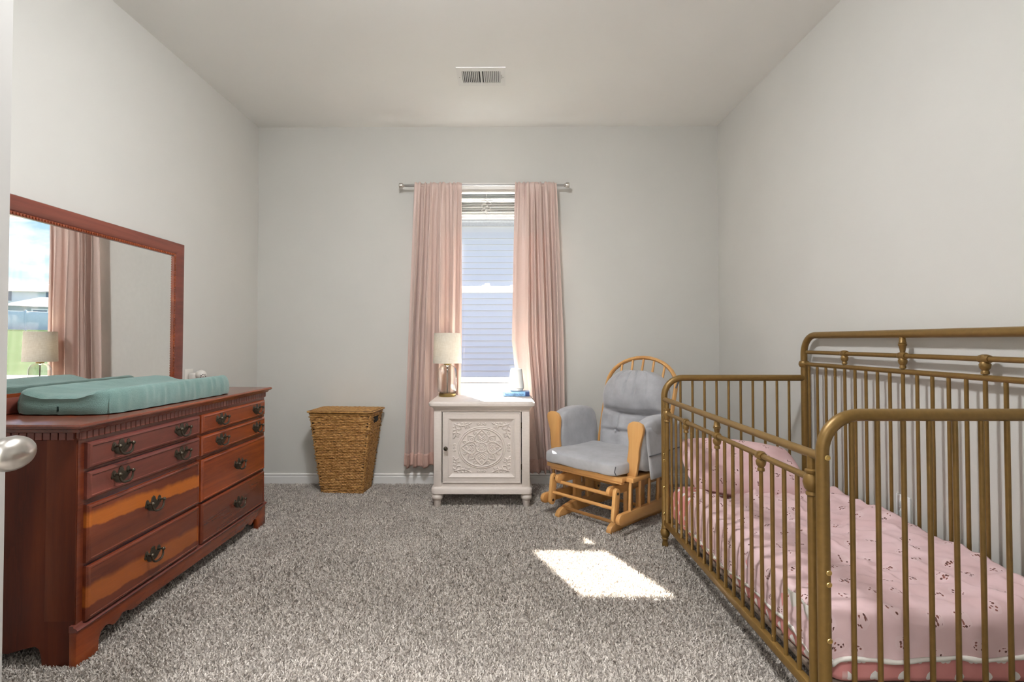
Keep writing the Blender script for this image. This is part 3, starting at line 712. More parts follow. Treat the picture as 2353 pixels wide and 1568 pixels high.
# door with stepped frame and carved panel
dx0, dx1, dz0, dz1 = bx0+.0575, bx1-.0575, .163, .624
def ringframe(levels):
    vs = []; fs = []
    for ins, y in levels: vs += [(dx0+ins, y, dz0+ins), (dx1-ins, y, dz0+ins), (dx1-ins, y, dz1-ins), (dx0+ins, y, dz1-ins)]
    for i in range(len(levels)-1): fs += [(i*4+k, i*4+(k+1) % 4, (i+1)*4+(k+1) % 4, (i+1)*4+k) for k in range(4)]
    return MB().addv(vs, fs)
dmb = ringframe([(0, CF+.02), (0, CF-.001), (.003, CF-.004), (.008, CF-.004), (.010, CF-.002), (.036, CF-.002), (.038, CF-.006), (.042, CF-.006), (.046, CF-.003), (.062, CF+.005), (.068, CF+.005)])
cdoor = obj('cabinet_door', dmb, 'antique_white', cb, world=CL, smooth=20)
def carved():
    n = 240; px0, px1, pz0, pz1 = dx0+.064, dx1-.064, dz0+.064, dz1-.064
    u = np.linspace(-1, 1, n); U, V = np.meshgrid(u, u); r = np.hypot(U, V); th = np.arctan2(V, U); H = np.zeros_like(U)
    def ridge(d, w): return np.exp(-(d/w)**2)
    def line(pts, w):
        d = np.full_like(U, 9.)
        for (a, b_), (c_, e) in zip(pts[:-1], pts[1:]):
            L2 = (c_-a)**2+(e-b_)**2+1e-9; t = np.clip(((U-a)*(c_-a)+(V-b_)*(e-b_))/L2, 0, 1)
            d = np.minimum(d, np.hypot(U-a-t*(c_-a), V-b_-t*(e-b_)))
        return ridge(d, w)
    def mx(x):
        nonlocal H; H = np.maximum(H, x)
    mx(ridge(r-.74, .022)); mx(.7*ridge(r-.80, .014))
    # centre rosette
    mx(np.where(r < .23, (.55+.45*np.abs(np.cos(12*th/1.0)))*ridge(r-.185, .04), 0)); mx(.8*np.abs(np.cos(6*th))*ridge(r-.115, .03)); mx(ridge(r-.06, .018)); mx(.8*ridge(r, .02))
    def spiral(cx_, cy_, r0, a0, turns, s, w=.016):
        pts = []
        for k in range(26):
            q = k/25; rr = r0*(1-.82*q); a = a0+s*turns*2*PI*q; pts.append((cx_+rr*math.cos(a), cy_+rr*math.sin(a)))
        mx(.85*line(pts, w))
    for k in range(4):
        a = k*PI/2; ca, sa = math.cos(a), math.sin(a)
        def T(p): return (p[0]*ca-p[1]*sa, p[0]*sa+p[1]*ca)
        for s in (-1, 1):
            petal = [(.20, .10), (.24, .19), (.32, .235), (.42, .225), (.52, .165), (.62, .075), (.70, 0)]
            mx(line([T((x, s*y)) for x, y in petal], .018)); mx(.5*line([T((.03+x*.93, s*y*.80)) for x, y in petal], .010))
            mx(.8*line([T((x, s*y)) for x, y in [(.28, .0), (.34, .05), (.37, .11), (.33, .13), (.30, .10)]], .014))
            mx(.8*line([T((x, s*y)) for x, y in [(.36, .0), (.42, .06), (.46, .09), (.43, .12), (.39, .10)]], .014))
            mx(.7*line([T((x, s*y)) for x, y in [(.25, .03), (.27, .09), (.31, .12)]], .012))
            c_ = T((.53, 0)); spiral(c_[0], c_[1], .055, a, 1.1, s, .012)
        # diagonal leaf with a boss
        b45 = a+PI/4; cb_, sb_ = math.cos(b45), math.sin(b45)
        def T2(p): return (p[0]*cb_-p[1]*sb_, p[0]*sb_+p[1]*cb_)
        for s in (-1, 1):
            mx(.9*line([T2((x, s*y)) for x, y in [(.36, 0), (.40, .08), (.48, .115), (.56, .085), (.66, 0)]], .015))
            c_ = T2((.55, s*.26)); spiral(c_[0], c_[1], .075, b45+s*.5, 1.3, -s, .014)
            # acanthus scrolls filling the corners
            stem = [(1.30, 0), (1.18, s*.05), (1.06, s*.14), (.98, s*.26), (.94, s*.40), (.96, s*.52)]
            mx(line([T2(p) for p in stem], .020))
            for (bx_, by_, ln, an) in ((1.16, .06, .14, 2.5), (1.06, .15, .15, 2.3), (.99, .26, .13, 2.2), (1.12, .14, .15, .55), (1.04, .24, .17, .6), (.98, .36, .16, .75), (1.22, .05, .12, .5), (.95, .46, .12, 1.0)):
                pts = [(bx_+ln*q*math.cos(an+.9*q), s*(by_+ln*q*math.sin(an+.9*q))) for q in (0, .25, .5, .75, 1)]
                mx(.9*line([T2(p) for p in pts], .017))
            for (sx, sy, rr) in ((1.09, .33, .06), (.93, .56, .055), (1.17, .22, .045), (.92, .24, .045)):
                c_ = T2((sx, s*sy)); spiral(c_[0], c_[1], rr, b45+PI, 1.2, s, .013)
        c_ = T2((.48, 0)); rr = np.hypot(U-c_[0], V-c_[1]); mx(.9*ridge(rr-.042, .012)); mx(.8*ridge(rr, .016))
        # axis rosette on the border
        c_ = T((.93, 0)); rr = np.hypot(U-c_[0], V-c_[1]); mx(.8*ridge(rr-.035, .012)); mx(.7*ridge(rr, .014))
        for s in (-1, 1):
            c_ = T((.92, s*.10)); spiral(c_[0], c_[1], .05, a, 1.2, s, .013)
    edge = np.clip((1-np.maximum(abs(U), abs(V)))/.03, 0, 1); H *= edge
    yy = CF+.007-.0068*H
    vs = np.stack([px0+(U+1)/2*(px1-px0), yy, pz0+(V+1)/2*(pz1-pz0)], -1).reshape(-1, 3)
    idx = np.arange(n*n).reshape(n, n); q = np.stack([idx[:-1, :-1], idx[:-1, 1:], idx[1:, 1:], idx[1:, :-1]], -1).reshape(-1, 4)
    mb = MB(); mb.v = [tuple(p) for p in vs.tolist()]; mb.f = [tuple(f_) for f_ in q.tolist()]
    obj('carved_panel', mb, 'antique_white', cdoor, world=CL, smooth=80)
carved()
mb = MB(); mb.lathe([(.008, .003), (.008, -.004), (.006, -.006), (.006, -.014), (.012, -.018), (.0145, -.024), (.012, -.030), (.006, -.033), (.0005, -.034)], (cx0-.232, CF-.004, .392), 'Y', 18)
tag(obj('door_knob', mb, 'bronze', cdoor, world=CL), 'dark bronze knob')
for z in (.27, .54): obj('hinge', MB().lathe([(.004, -.018), (.004, .018)], (dx1+.003, CF+.0, z), 'Z', 8), 'bronze', cdoor, world=CL)

# ------------------------------------------------------------------ table lamp
lp = thing('table_lamp', 'clear glass table lamp with a linen drum shade on the white cabinet', 'lamp', (-.412, 3.755, .695))
obj('lamp_base', MB().lathe([(.0005, 0), (.060, 0), (.061, .002), (.061, .018), (.058, .021), (.02, .022)], n=32), 'brass_dark', lp)
gp = [(.030, .022), (.052, .024), (.064, .034), (.068, .050), (.069, .12), (.068, .165), (.062, .195), (.048, .214), (.026, .224), (.020, .230)]
obj('glass_body', MB().lathe(gp, n=36, caps=False), 'lamp_glass', lp)
obj('stem', MB().tube([(0, 0, .022), (0, 0, .30)], .004, 8), 'lamp_cord', lp)
obj('socket_cap', MB().lathe([(.024, .224), (.024, .232), (.012, .236), (.012, .262), (.016, .264), (.016, .300)], n=20), 'brass_dark', lp)
sh = MB(); so = [(.102, .236), (.095, .452)]
sh.lathe([so[0], so[1], (so[1][0]-.002, so[1][1]), (so[0][0]-.002, so[0][1]), so[0]], n=48, caps=False); obj('lamp_shade', sh, 'linen_shade', lp)
mb = MB()
for a in (0, 2*PI/3, 4*PI/3): mb.tube([(0, 0, .425), (.093*math.cos(a), .093*math.sin(a), .440)], .0015, 6)
mb.tube([(0, 0, .30), (0, 0, .43)], .002, 6); obj('shade_spider', mb, 'brass_dark', lp)
obj('bulb', MB().lathe([(.012, .300), (.013, .312), (.026, .340), (.029, .358), (.024, .378), (.010, .388), (.0005, .389)], n=20), 'bulb_glow', lp)

# ------------------------------------------------------------------ book and sound machine
bk = thing('book', 'light blue hardback book lying on the white cabinet', 'book', (.080, 3.785, .695), R(-1.5))
mb = MB(); mb.bbox(-.096, .096, -.050, .050, 0, .003, .001); mb.bbox(-.096, .096, -.050, .050, .031, .034, .001); mb.bbox(-.096, .096, -.053, -.048, 0, .034, .002); obj('cover', mb, 'book_cover', bk)
obj('pages', MB().box(-.093, .093, -.048, .047, .003, .031), 'book_pages', bk, smooth=0)
cu = bpy.data.curves.new('spine', 'FONT'); cu.body = "Baby's First Bible Stories"; cu.size = .0135; cu.align_x = 'CENTER'; cu.align_y = 'CENTER'; cu.extrude = .0002
to = bpy.data.objects.new('spine_tmp', cu); COL.objects.link(to); bpy.context.view_layer.update()
tm = bpy.data.meshes.new_from_object(to.evaluated_get(bpy.context.evaluated_depsgraph_get())); bpy.data.objects.remove(to); tm.materials.clear(); tm.materials.append(MATS['ink_navy'])
link('spine_lettering', tm, bk, (-.012, -.0534, .017), (PI/2, 0, 0))
obj('spine_band', MB().box(.066, .096, -.0536, -.0528, .002, .032), 'ink_navy', bk, smooth=0)
snd = thing('sound_machine', 'white tapered sound machine standing on the blue book', 'sound machine', (.082, 3.79, .729))
obj('machine_body', MB().lathe([(.0005, .0), (.040, .0), (.045, .004), (.0545, .018), (.0555, .034), (.053, .06), (.047, .11), (.042, .148), (.040, .158), (.036, .161), (.030, .158), (.0005, .157)], n=40), 'white_plastic', snd)
obj('base_ring', MB().lathe([(.0530, .0165), (.0558, .019), (.0563, .021), (.0553, .0225)], n=40, caps=False), 'grey_plastic', snd)
for k in (-1, 1): obj('button', MB().bbox(.018+k*.006-.002, .018+k*.006+.002, -.0505, -.0485, .008, .014, .0006), 'grey_plastic', snd)

# ------------------------------------------------------------------ curtains and rod
rodY, rodZ = 3.921, 2.260
rd = thing('curtain_rod', 'brushed steel curtain rod with drum finials above the window', 'curtain rod', (-.155, rodY, rodZ))
obj('rod', MB().tube([(-.61, 0, 0), (.61, 0, 0)], .0085, 14), 'rod_steel', rd)
for s in (-1, 1):
    obj('finial', MB().lathe([(.010, s*.600), (.012, s*.602), (.012, s*.612), (.018, s*.613), (.019, s*.616), (.019, s*.638), (.017, s*.640)], (0, 0, 0), 'X', 20), 'nickel', rd)
    mb = MB(); mb.tube([(s*.50, 0, 0), (s*.50, .03, -.003), (s*.50, YB-rodY-.003, -.004)], .005, 8); mb.lathe([(.018, YB-rodY-.005), (.018, YB-rodY)], (s*.50, 0, -.004), 'Y', 16); obj('bracket', mb, 'rod_steel', rd)
def curtain(name, label, tl, tr, ml, mr_, bl, br, zb, seed, folds, flat):
    """x of left / right edge at top, middle and bottom; folds = list of (centre, width, depth)"""
    rs = np.random.default_rng(seed); nu, nv = 220, 90; ztop = rodZ+.016
    ph = rs.uniform(0, 6.28, 8)
    def qlerp(a, b_, c_, s):
        return a+(b_-a)*min(1, s/.55)**.9 if s < .55 else b_+(c_-b_)*((s-.55)/.45)
    def fn(u, v):
        s = 1-v; z = zb+(ztop-zb)*v
        x0 = qlerp(tl, ml, bl, s); x1 = qlerp(tr, mr_, br, s); x = x0+(x1-x0)*u; y = 0
        for (c_, wd, dp) in folds:
            dd = (u-c_-.02*math.sin(3*s+c_*9))/wd; y += dp*math.exp(-dd*dd)*(.35+.65*min(1, s*2.2))
            x += dp*.35*math.exp(-dd*dd)*math.copysign(1, dd)*(1-math.exp(-dd*dd*4))
        y += .004*math.sin(u*17+ph[0]+s*1.3)*(.5+s)
        g = math.exp(-((s)/.05)**2)+.35*math.exp(-(s/.14)**2)   # gathers at the rod pocket
        y += g*(.006*math.sin(u*62+ph[1])+.004*math.sin(u*103+ph[2])); z += .004*math.exp(-(s/.01)**2)*math.sin(u*62+ph[3])
        if s < .017: y -= .004
        if s > .995: y += 0
        y = max(-.052, min(.042, y))
        if s < .03: y = y*.35-.0125
        else: y -= .0125*max(0, 1-(s-.03)/.2)
        if s > .93: z += .006*math.sin(u*40+ph[4])*((s-.93)/.07)*flat
        return (x, rodY+y-.004, z)
    mb = MB().grid(fn, nu, nv)
    org = ((tl+tr)/2, rodY, zb)
    t = thing(name, label, 'curtain', org)
    o = obj('curtain_cloth', mb, 'blush_satin', t, world=org, smooth=180)
    sd = o.modifiers.new('thickness', 'SOLIDIFY'); sd.thickness = .0018; sd.offset = 0
    def hem(u, v):
        x, y, z = fn(u, 0.0)
        return (x+.0015*math.sin(u*260+ph[5])*(1-v), y-.003-.006*(1-v)-.003*math.sin(u*150+ph[5]+2*v)*(1-v*.5), z-.006*math.sin(u*30+ph[6])*(1-v)*.5-.012+v*.095)
    def hem2(u, v):
        x, y, z = fn(u, .095/(ztop-zb)*v); return (x, y-.0025-.0035*abs(math.sin(u*170+ph[5]+3*v)), z-.004*(1-v))
    h = obj('hem', MB().grid(hem2, nu, 8), 'hem_pink', t, world=org, smooth=180)
    sd = h.modifiers.new('thickness', 'SOLIDIFY'); sd.thickness = .0015; sd.offset = 0
    mbp = MB()
    def pocket(u, v):
        x, y, z = fn(u, 1); a = PI*(-.5+1.6*v); return (x, rodY-.0115*math.cos(a)-.001*math.sin(u*80), rodZ+.0115*math.sin(a)+.003*math.sin(u*62+ph[3]))
    pk = obj('rod_pocket', mbp.grid(pocket, nu, 8), 'blush_satin', t, world=org, smooth=180)
    sd = pk.modifiers.new('thickness', 'SOLIDIFY'); sd.thickness = .0015; sd.offset = 1
curtain('pink_curtain', 'blush pink satin curtain left of the window behind the lamp', -.675, -.322, -.722, -.322, -.752, -.34, .158, 11,
        [(.08, .035, -.045), (.15, .016, .055), (.21, .03, -.045), (.275, .015, .055), (.36, .05, -.045), (.47, .03, .045), (.58, .06, -.04), (.70, .03, .038), (.82, .07, -.038), (.93, .02, .045)], 1)
curtain('pink_curtain', 'blush pink satin curtain right of the window behind the glider', .074, .388, .050, .440, .15, .450, .118, 23,
        [(.05, .08, -.018), (.22, .10, -.012), (.34, .04, -.03), (.42, .02, .055), (.48, .03, -.048), (.545, .018, .06), (.62, .03, -.05), (.68, .016, .058), (.75, .03, -.048), (.82, .018, .055), (.90, .05, -.04)], 1)

# ------------------------------------------------------------------ raised blind
bl = thing('window_blind', 'white horizontal blind raised to the top of the window', 'blind', (-.145, YB+.028, WZ1)); BL = (-.145, YB+.028, WZ1)
bx0_, bx1_ = WX0+.008, WX1-.008
obj('head_rail', MB().bbox(bx0_, bx1_, YB+.004, YB+.050, WZ1-.045, WZ1-.002, .003), 'blind_white', bl, world=BL)
obj('valance', MB().prism([(YB-.004, WZ1-.072), (YB+.003, WZ1-.072), (YB+.003, WZ1-.002), (YB-.006, WZ1-.002), (YB-.008, WZ1-.012), (YB-.005, WZ1-.030), (YB-.007, WZ1-.060)], bx0_, bx1_, 'X'), 'blind_white', bl, world=BL, smooth=30)
slm = make_mesh('slat', MB().prism([(-.025, .001), (-.012, .0036), (.012, .0036), (.025, .001), (.025, -.0008), (.012, .0016), (-.012, .0016), (-.025, -.0008)], bx0_-BL[0], bx1_-BL[0], 'X'), 'blind_white', 30)
zs = [-.088, -.102, -.118, -.136]+[-.150-.0078*k for k in range(13)]
for i, z in enumerate(zs): link('slat', slm, bl, (0, random.uniform(-.003, .003), z), (R(random.uniform(-7, 9)), 0, 0))
zb_ = zs[-1]-.016
obj('bottom_rail', MB().bbox(bx0_, bx1_, YB+.004, YB+.052, WZ1+zb_-.012, WZ1+zb_+.004, .004), 'vinyl_white', bl, world=BL)
mb = MB(); cxk = -.142
pts = [(cxk, YB-.012, WZ1-.07), (cxk+.002, YB-.014, WZ1-.12)]
mb.tube(pts, .0014, 6)
for (a, b_) in ((.012, -.135), (-.014, -.150), (.016, -.165), (-.012, -.182), (.010, -.20), (-.013, -.215), (.012, -.226)):
    mb.tube([(cxk+a+.022*math.cos(q), YB-.017+.005*math.sin(2*q), WZ1+b_+.011*math.sin(q)) for q in [2*PI*k/14 for k in range(14)]], .0022, 6, closed=True)
mb.tube([(cxk, YB-.014, WZ1-.23), (cxk+.001, YB-.014, WZ1-.275)], .0014, 6)
obj('knotted_cord', mb, 'blind_white', bl, world=BL)

# ------------------------------------------------------------------ wicker hamper
HL = (-1.155, 3.835, 0)
hm = thing('laundry_hamper', 'tapered woven wicker laundry hamper with a lid in the back corner', 'hamper', HL, R(-5))
TB, TT, HH = (.156, .095), (.228, .132), .572
def hv(a, b_, s): return a+(b_-a)*s
def hamper_ring(s, off=0, rc=.018):
    hx_, hy_ = hv(TB[0], TT[0], s)+off, hv(TB[1], TT[1], s)+off; pts = []
    for (sx, sy, a0) in ((1, 1, 0), (-1, 1, PI/2), (-1, -1, PI), (1, -1, 3*PI/2)):
        for k in range(4): pts.append((sx*(hx_-rc)+rc*math.cos(a0+PI/2*k/3), sy*(hy_-rc)+rc*math.sin(a0+PI/2*k/3)))
    return pts
mb = MB(); vs = []; fs = []
for i in range(9):
    s = i/8; vs += [(x, y, .003+(HH-.003)*s) for x, y in hamper_ring(s, -.006)]
for i in range(8):
    for k in range(16): fs.append((i*16+k, i*16+(k+1) % 16, (i+1)*16+(k+1) % 16, (i+1)*16+k))
fs.append(tuple(range(16))[::-1]); mb.addv(vs, fs); obj('basket_core', mb, 'rattan_core', hm)
def strand(mb, p, t, up, nrm, L, hgt, th, tw=0):
    """flattened lens shaped strand: centre p, direction t, bulging along nrm"""
    c = [-1, -.55, 0, .55, 1]; wd = [.25, .85, 1, .85, .25]; hb = [-.4, .55, 1, .55, -.4]; vs = []
    for a, w_, b_ in zip(c, wd, hb):
        q = p+t*(a*L/2)+up*(tw*a*hgt)
        vs += [q+up*(hgt/2*w_)+nrm*(b_*th*.3), q+nrm*(b_*th+.001), q-up*(hgt/2*w_)+nrm*(b_*th*.3)]
    fs = []
    for i in range(4): fs += [(i*3, i*3+1, i*3+4, i*3+3), (i*3+1, i*3+2, i*3+5, i*3+4)]
    mb.addv(vs, fs)
mb = MB(); NR = 50
for r_ in range(NR):
    s = (r_+.5)/NR; z = .006+(HH-.010)*s
    for fi in range(4):
        nrm = [Vector((0, -1, .12)), Vector((1, 0, .10)), Vector((0, 1, .12)), Vector((-1, 0, .10))][fi].normalized(); t = [Vector((1, 0, 0)), Vector((0, 1, 0)), Vector((-1, 0, 0)), Vector((0, -1, 0))][fi]
        hx_, hy_ = hv(TB[0], TT[0], s), hv(TB[1], TT[1], s); half = hx_ if fi % 2 == 0 else hy_; dist = hy_ if fi % 2 == 0 else hx_
        nst = 15 if fi % 2 == 0 else 9
        for k in range(-1, nst):
            u = (k+.5+(.5 if r_ % 2 else 0)+random.uniform(-.08, .08))/nst*2-1
            L = 2*half/nst*1.55
            if abs(u)*half+L*.32 > half: continue
            if fi == 1 and .88 < s < .965 and -.42 < u < .42: continue       # handle slot
            p = nrm*0+Vector((0, 0, z+random.uniform(-.001, .001)))+t*(u*half)+Vector((nrm.x, nrm.y, 0)).normalized()*(dist-.004)
            strand(mb, p, t, Vector((0, 0, 1)), nrm, L*random.uniform(.9, 1.1), HH/NR*.98, .0072*random.uniform(.6, 1.3), random.uniform(-.25, .25))
for (sx, sy) in ((1, 1), (1, -1), (-1, 1), (-1, -1)):    # corner strands wrap round
    for r_ in range(NR):
        s = (r_+.5)/NR; z = .006+(HH-.010)*s; x = sx*(hv(TB[0], TT[0], s)-.006); y = sy*(hv(TB[1], TT[1], s)-.006); d_ = Vector((sx, sy, 0)).normalized()
        strand(mb, Vector((x, y, z))-d_*.002, Vector((-sy*sx*sx, sx*sy*sy, 0)).normalized() if False else Vector((-sy, sx, 0)).normalized(), Vector((0, 0, 1)), d_, .022, HH/NR*1.15, .005, random.uniform(-.2, .2))
wv = obj('basket_weave', mb, 'water_hyacinth', hm, smooth=70); wv['kind'] = 'stuff'
obj('handle_slot', MB().bbox(.0, .010, -.045, .045, -.020, .020, .005), 'black_hole', hm, (hv(TB[0], TT[0], .92)-.010, 0, HH*.92))
mb = MB(); rg = hamper_ring(1, .0); mb.tube([(x, y, HH) for x, y in rg], .006, 8, closed=True); obj('basket_rim', mb, 'water_hyacinth', hm)
mb = MB(); rl = hamper_ring(1, .008); mb.addv([(x, y, HH+.009) for x, y in rl]+[(x, y, HH+.020) for x, y in rl], [tuple(range(16))[::-1], tuple(range(16, 32))]+[(k, (k+1) % 16, 16+(k+1) % 16, 16+k) for k in range(16)])
ld = obj('lid', mb, 'rattan_core', hm)
mb = MB(); mb.tube([(x, y, HH+.015) for x, y in hamper_ring(1, .010)], .0065, 8, closed=True); obj('lid_rim', mb, 'water_hyacinth', ld)
mb = MB(); nl = 18
for j in range(nl):
    y = -TT[1]+.006+(2*TT[1]-.012)*(j+.5)/nl
    for k in range(-1, 13):
        u = (k+.5+(.5 if j % 2 else 0))/13*2-1
        if abs(u) > .93: continue
        strand(mb, Vector((u*TT[0], y, HH+.021)), Vector((1, 0, 0)), Vector((0, 1, 0)), Vector((0, 0, 1)), 2*TT[0]/13*1.5, 2*TT[1]/nl*1.25, .0045*random.uniform(.7, 1.2), random.uniform(-.3, .3))
lw_ = obj('lid_weave', mb, 'water_hyacinth', ld, smooth=70); lw_['kind'] = 'stuff'

# ------------------------------------------------------------------ glider chair (local x right, local y toward the back)
gl = thing('glider_chair', 'light pine glider chair with grey velour cushions beside the crib', 'chair', (.470, 3.13, 0), R(-46.4))
def stadium(y0, z0, y1, z1, r, n=8):
    """rounded bar outline from point 0 to point 1 in the y-z plane"""
    a = math.atan2(z1-z0, y1-y0); P = []
    for k in range(n+1): q = a+PI/2+PI*k/n; P.append((y0+r*math.cos(q), z0+r*math.sin(q)))
    for k in range(n+1): q = a-PI/2+PI*k/n; P.append((y1+r*math.cos(q), z1+r*math.sin(q)))
    return P
for s in (-1, 1):
    x = s*.19
    run = [(-.028, .004), (-.030, .02), (-.018, .040), (.004, .052), (.05, .064), (.12, .078), (.40, .078), (.47, .066), (.515, .045), (.525, .02), (.522, .004), (.45, 0), (.40, .012), (.10, .012), (.05, 0), (-.02, 0)]
    obj('runner', MB().prism(run, x-.016, x+.016, 'X', .004), 'pine_y', gl)
    for y in (.17, .30): obj('base_post', MB().bbox(x-.013, x+.013, y-.032, y+.032, .07, .262, .004), 'pine_z', gl)
    obj('bearer', MB().prism(stadium(-.01, .238, .46, .238, .026), x-.012, x+.012, 'X', .004), 'pine_y', gl)
    xr = s*.278
    obj('side_rail', MB().prism(stadium(-.04, .108, .46, .108, .030), xr-.013, xr+.013, 'X', .004), 'pine_y', gl)
    for y in (.05, .15, .25, .35): obj('side_spindle', MB().tube([(xr, y, .13), (s*.285, y, .30)], .009, 10), 'pine_z', gl)
    xl = s*.232
    for (ya, yb_) in ((-.012, -.028), (.455, .44)):
        lk = obj('swing_link', MB().prism(stadium(ya+.002, .240, yb_, .100, .024), xl-.011, xl+.011, 'X', .004), 'pine_z', gl)
        for (yy, zz) in ((ya, .236), (yb_, .104)): obj('bolt', MB().lathe([(.008, -.014), (.008, .014)], (xl, yy, zz), 'X', 12), 'bronze', lk)
for (y, z, xx, rr) in ((.05, .046, .18, .010), (.43, .046, .18, .010), (.005, .215, .185, .011), (-.02, .150, .225, .010), (.45, .215, .185, .011)):
    obj('cross_dowel', MB().tube([(-xx, y, z), (xx, y, z)], rr, 12), 'pine_x', gl)
obj('back_stretcher', MB().bbox(-.18, .18, .225, .245, .20, .255, .004), 'pine_x', gl)
obj('seat_front_rail', MB().bbox(-.285, .272, -.012, .045, .302, .326, .005), 'pine_x', gl)
obj('seat_under_rail', MB().bbox(-.265, .262, -.004, .03, .286, .302, .004), 'pine_x', gl)
for s in (-1, 1): obj('seat_side_rail', MB().bbox(s*.288-.028, s*.288+.028, .03, .52, .300, .326, .005), 'pine_y', gl)
obj('seat_deck', MB().bbox(-.26, .26, .04, .50, .308, .322, .003), 'pine_y', gl)
for s in (-1, 1):
    arm = [(-.024, .318), (-.028, .36), (-.031, .42), (-.028, .47), (-.030, .52), (-.040, .57), (-.043, .60), (-.036, .622), (-.018, .634), (.010, .634), (.032, .622), (.041, .60), (.040, .575), (.032, .52), (.027, .47), (.028, .42), (.024, .36), (.020, .318)]
    cxx = lambda z: s*(.278+.030*(z-.318)/.316)
    obj('arm_front', MB().prism([(cxx(z)+u*1.25, z) for u, z in arm], .070, .094, 'Y', .005), 'pine_z', gl)
def soft_box(x0, x1, y0, y1, z0, z1, n=14, p=5.0, fn=None):
    """superellipsoid-like cushion"""
    mb = MB(); vs = []; fs = []; nu, nv = 48, 24
    sg = lambda c, e: math.copysign(abs(c)**e, c)
    for j in range(nv+1):
        ph_ = -PI/2+PI*j/nv
        for i in range(nu):
            a = 2*PI*i/nu; e = 2/p
            X = sg(math.cos(ph_), e)*sg(math.cos(a), e); Y = sg(math.cos(ph_), e)*sg(math.sin(a), e); Z = sg(math.sin(ph_), e)
            q = ((x0+x1)/2+X*(x1-x0)/2, (y0+y1)/2+Y*(y1-y0)/2, (z0+z1)/2+Z*(z1-z0)/2)
            vs.append(fn(X, Y, Z, q) if fn else q)
    for j in range(nv):
        for i in range(nu): fs.append((j*nu+i, j*nu+(i+1) % nu, (j+1)*nu+(i+1) % nu, (j+1)*nu+i))
    return mb.addv(vs, fs)
for s in (-1, 1):
    def fa(X, Y, Z, q):
        x, y, z = q
        if Z > 0: z += .018*math.sin((Y+1)*1.5)-.006
        x += s*.012*Z+.003*math.sin(y*40+z*30); return (x, y, z)
    obj('arm_pad', soft_box(s*.30-.052, s*.30+.052, .095, .500, .335, .640, p=4.2, fn=fa), 'grey_velour', gl, smooth=70)
    fl = [(.11, .50), (.115, .335), (.16, .322), (.44, .330), (.46, .52), (.30, .55)]
    def flap(u, v):
        y = .105+.375*u; z = .60-(.285-.03*u)*v-.02*u*v; return (s*(.352+.022*v+.006*math.sin(u*6)*v), y+.02*v*(1-u), z)
    pf = obj('side_pouch', MB().grid(flap, 16, 12), 'grey_velour', gl, smooth=70); md = pf.modifiers.new('thickness', 'SOLIDIFY'); md.thickness = .008
    pk2 = obj('pouch_seam', MB().tube([flap(u/10, .55) for u in range(11)], .0035, 6), 'dark_velour', gl)
# seat cushion
def fs_(X, Y, Z, q):
    x, y, z = q
    if Z > 0: z -= .010*(X*X)*0; z += .010*math.cos(X*1.4)*math.cos(Y*1.2)-.006
    z += .003*math.sin(x*26+y*18); y += .004*math.sin(x*31)*(1 if Y < 0 else 0); return (x, y, z)
obj('seat_cushion', soft_box(-.312, .266, -.045, .47, .326, .414, p=6.5, fn=fs_), 'grey_velour', gl, smooth=70)
for (x, z) in ((.245, .36),): obj('corner_tuck', MB().tube([(x, -.034, z+.03), (x-.004, -.040, z), (x+.004, -.034, z-.02)], .003, 6), 'dark_velour', gl)
# bent-wood back: hoop and spindles, reclined
def back_pt(x, s): # s along the back height from the seat
    return (x, .47+.20*s*.95, .32+.655*s)
hoop = []; hw_ = .262
for k in range(9): hoop.append((-hw_+.012*(1-k/8), .72*k/8))
for k in range(1, 16): a = PI-PI*k/16; hoop.append((hw_*math.cos(a), .72+.28*math.sin(a)))
for k in range(9): hoop.append((hw_-.012*(k/8), .72*(1-k/8)))
mb = MB(); hp = [Vector(back_pt(x, s)) for x, s in hoop]; nrm = Vector((0, .655, -.19)).normalized(); vs = []; fs = []
for i, p in enumerate(hp):
    t = (hp[min(i+1, len(hp)-1)]-hp[max(i-1, 0)]).normalized(); b_ = t.cross(nrm).normalized()
    for k in range(8): a = 2*PI*k/8+PI/8; vs.append(p+nrm*(.016*math.cos(a))+b_*(.013*math.sin(a)))
for i in range(len(hp)-1):
    for k in range(8): fs.append((i*8+k, i*8+(k+1) % 8, (i+1)*8+(k+1) % 8, (i+1)*8+k))
fs += [tuple(range(8))[::-1], tuple((len(hp)-1)*8+k for k in range(8))]; mb.addv(vs, fs); obj('back_hoop', mb, 'pine_z', gl)
for x in (-.165, -.082, 0, .082, .165):
    top = .72+.28*math.sqrt(max(0, 1-(x/hw_)**2)); a = back_pt(x*.8, .02); b_ = back_pt(x, top)
    obj('back_spindle', MB().tube([a, [(a[i]+b_[i])/2 for i in range(3)], b_], [.007, .0095, .0075], 10), 'pine_z', gl)
obj('back_bottom_rail', MB().bbox(-.26, .26, .462, .498, .322, .37, .006), 'pine_x', gl)
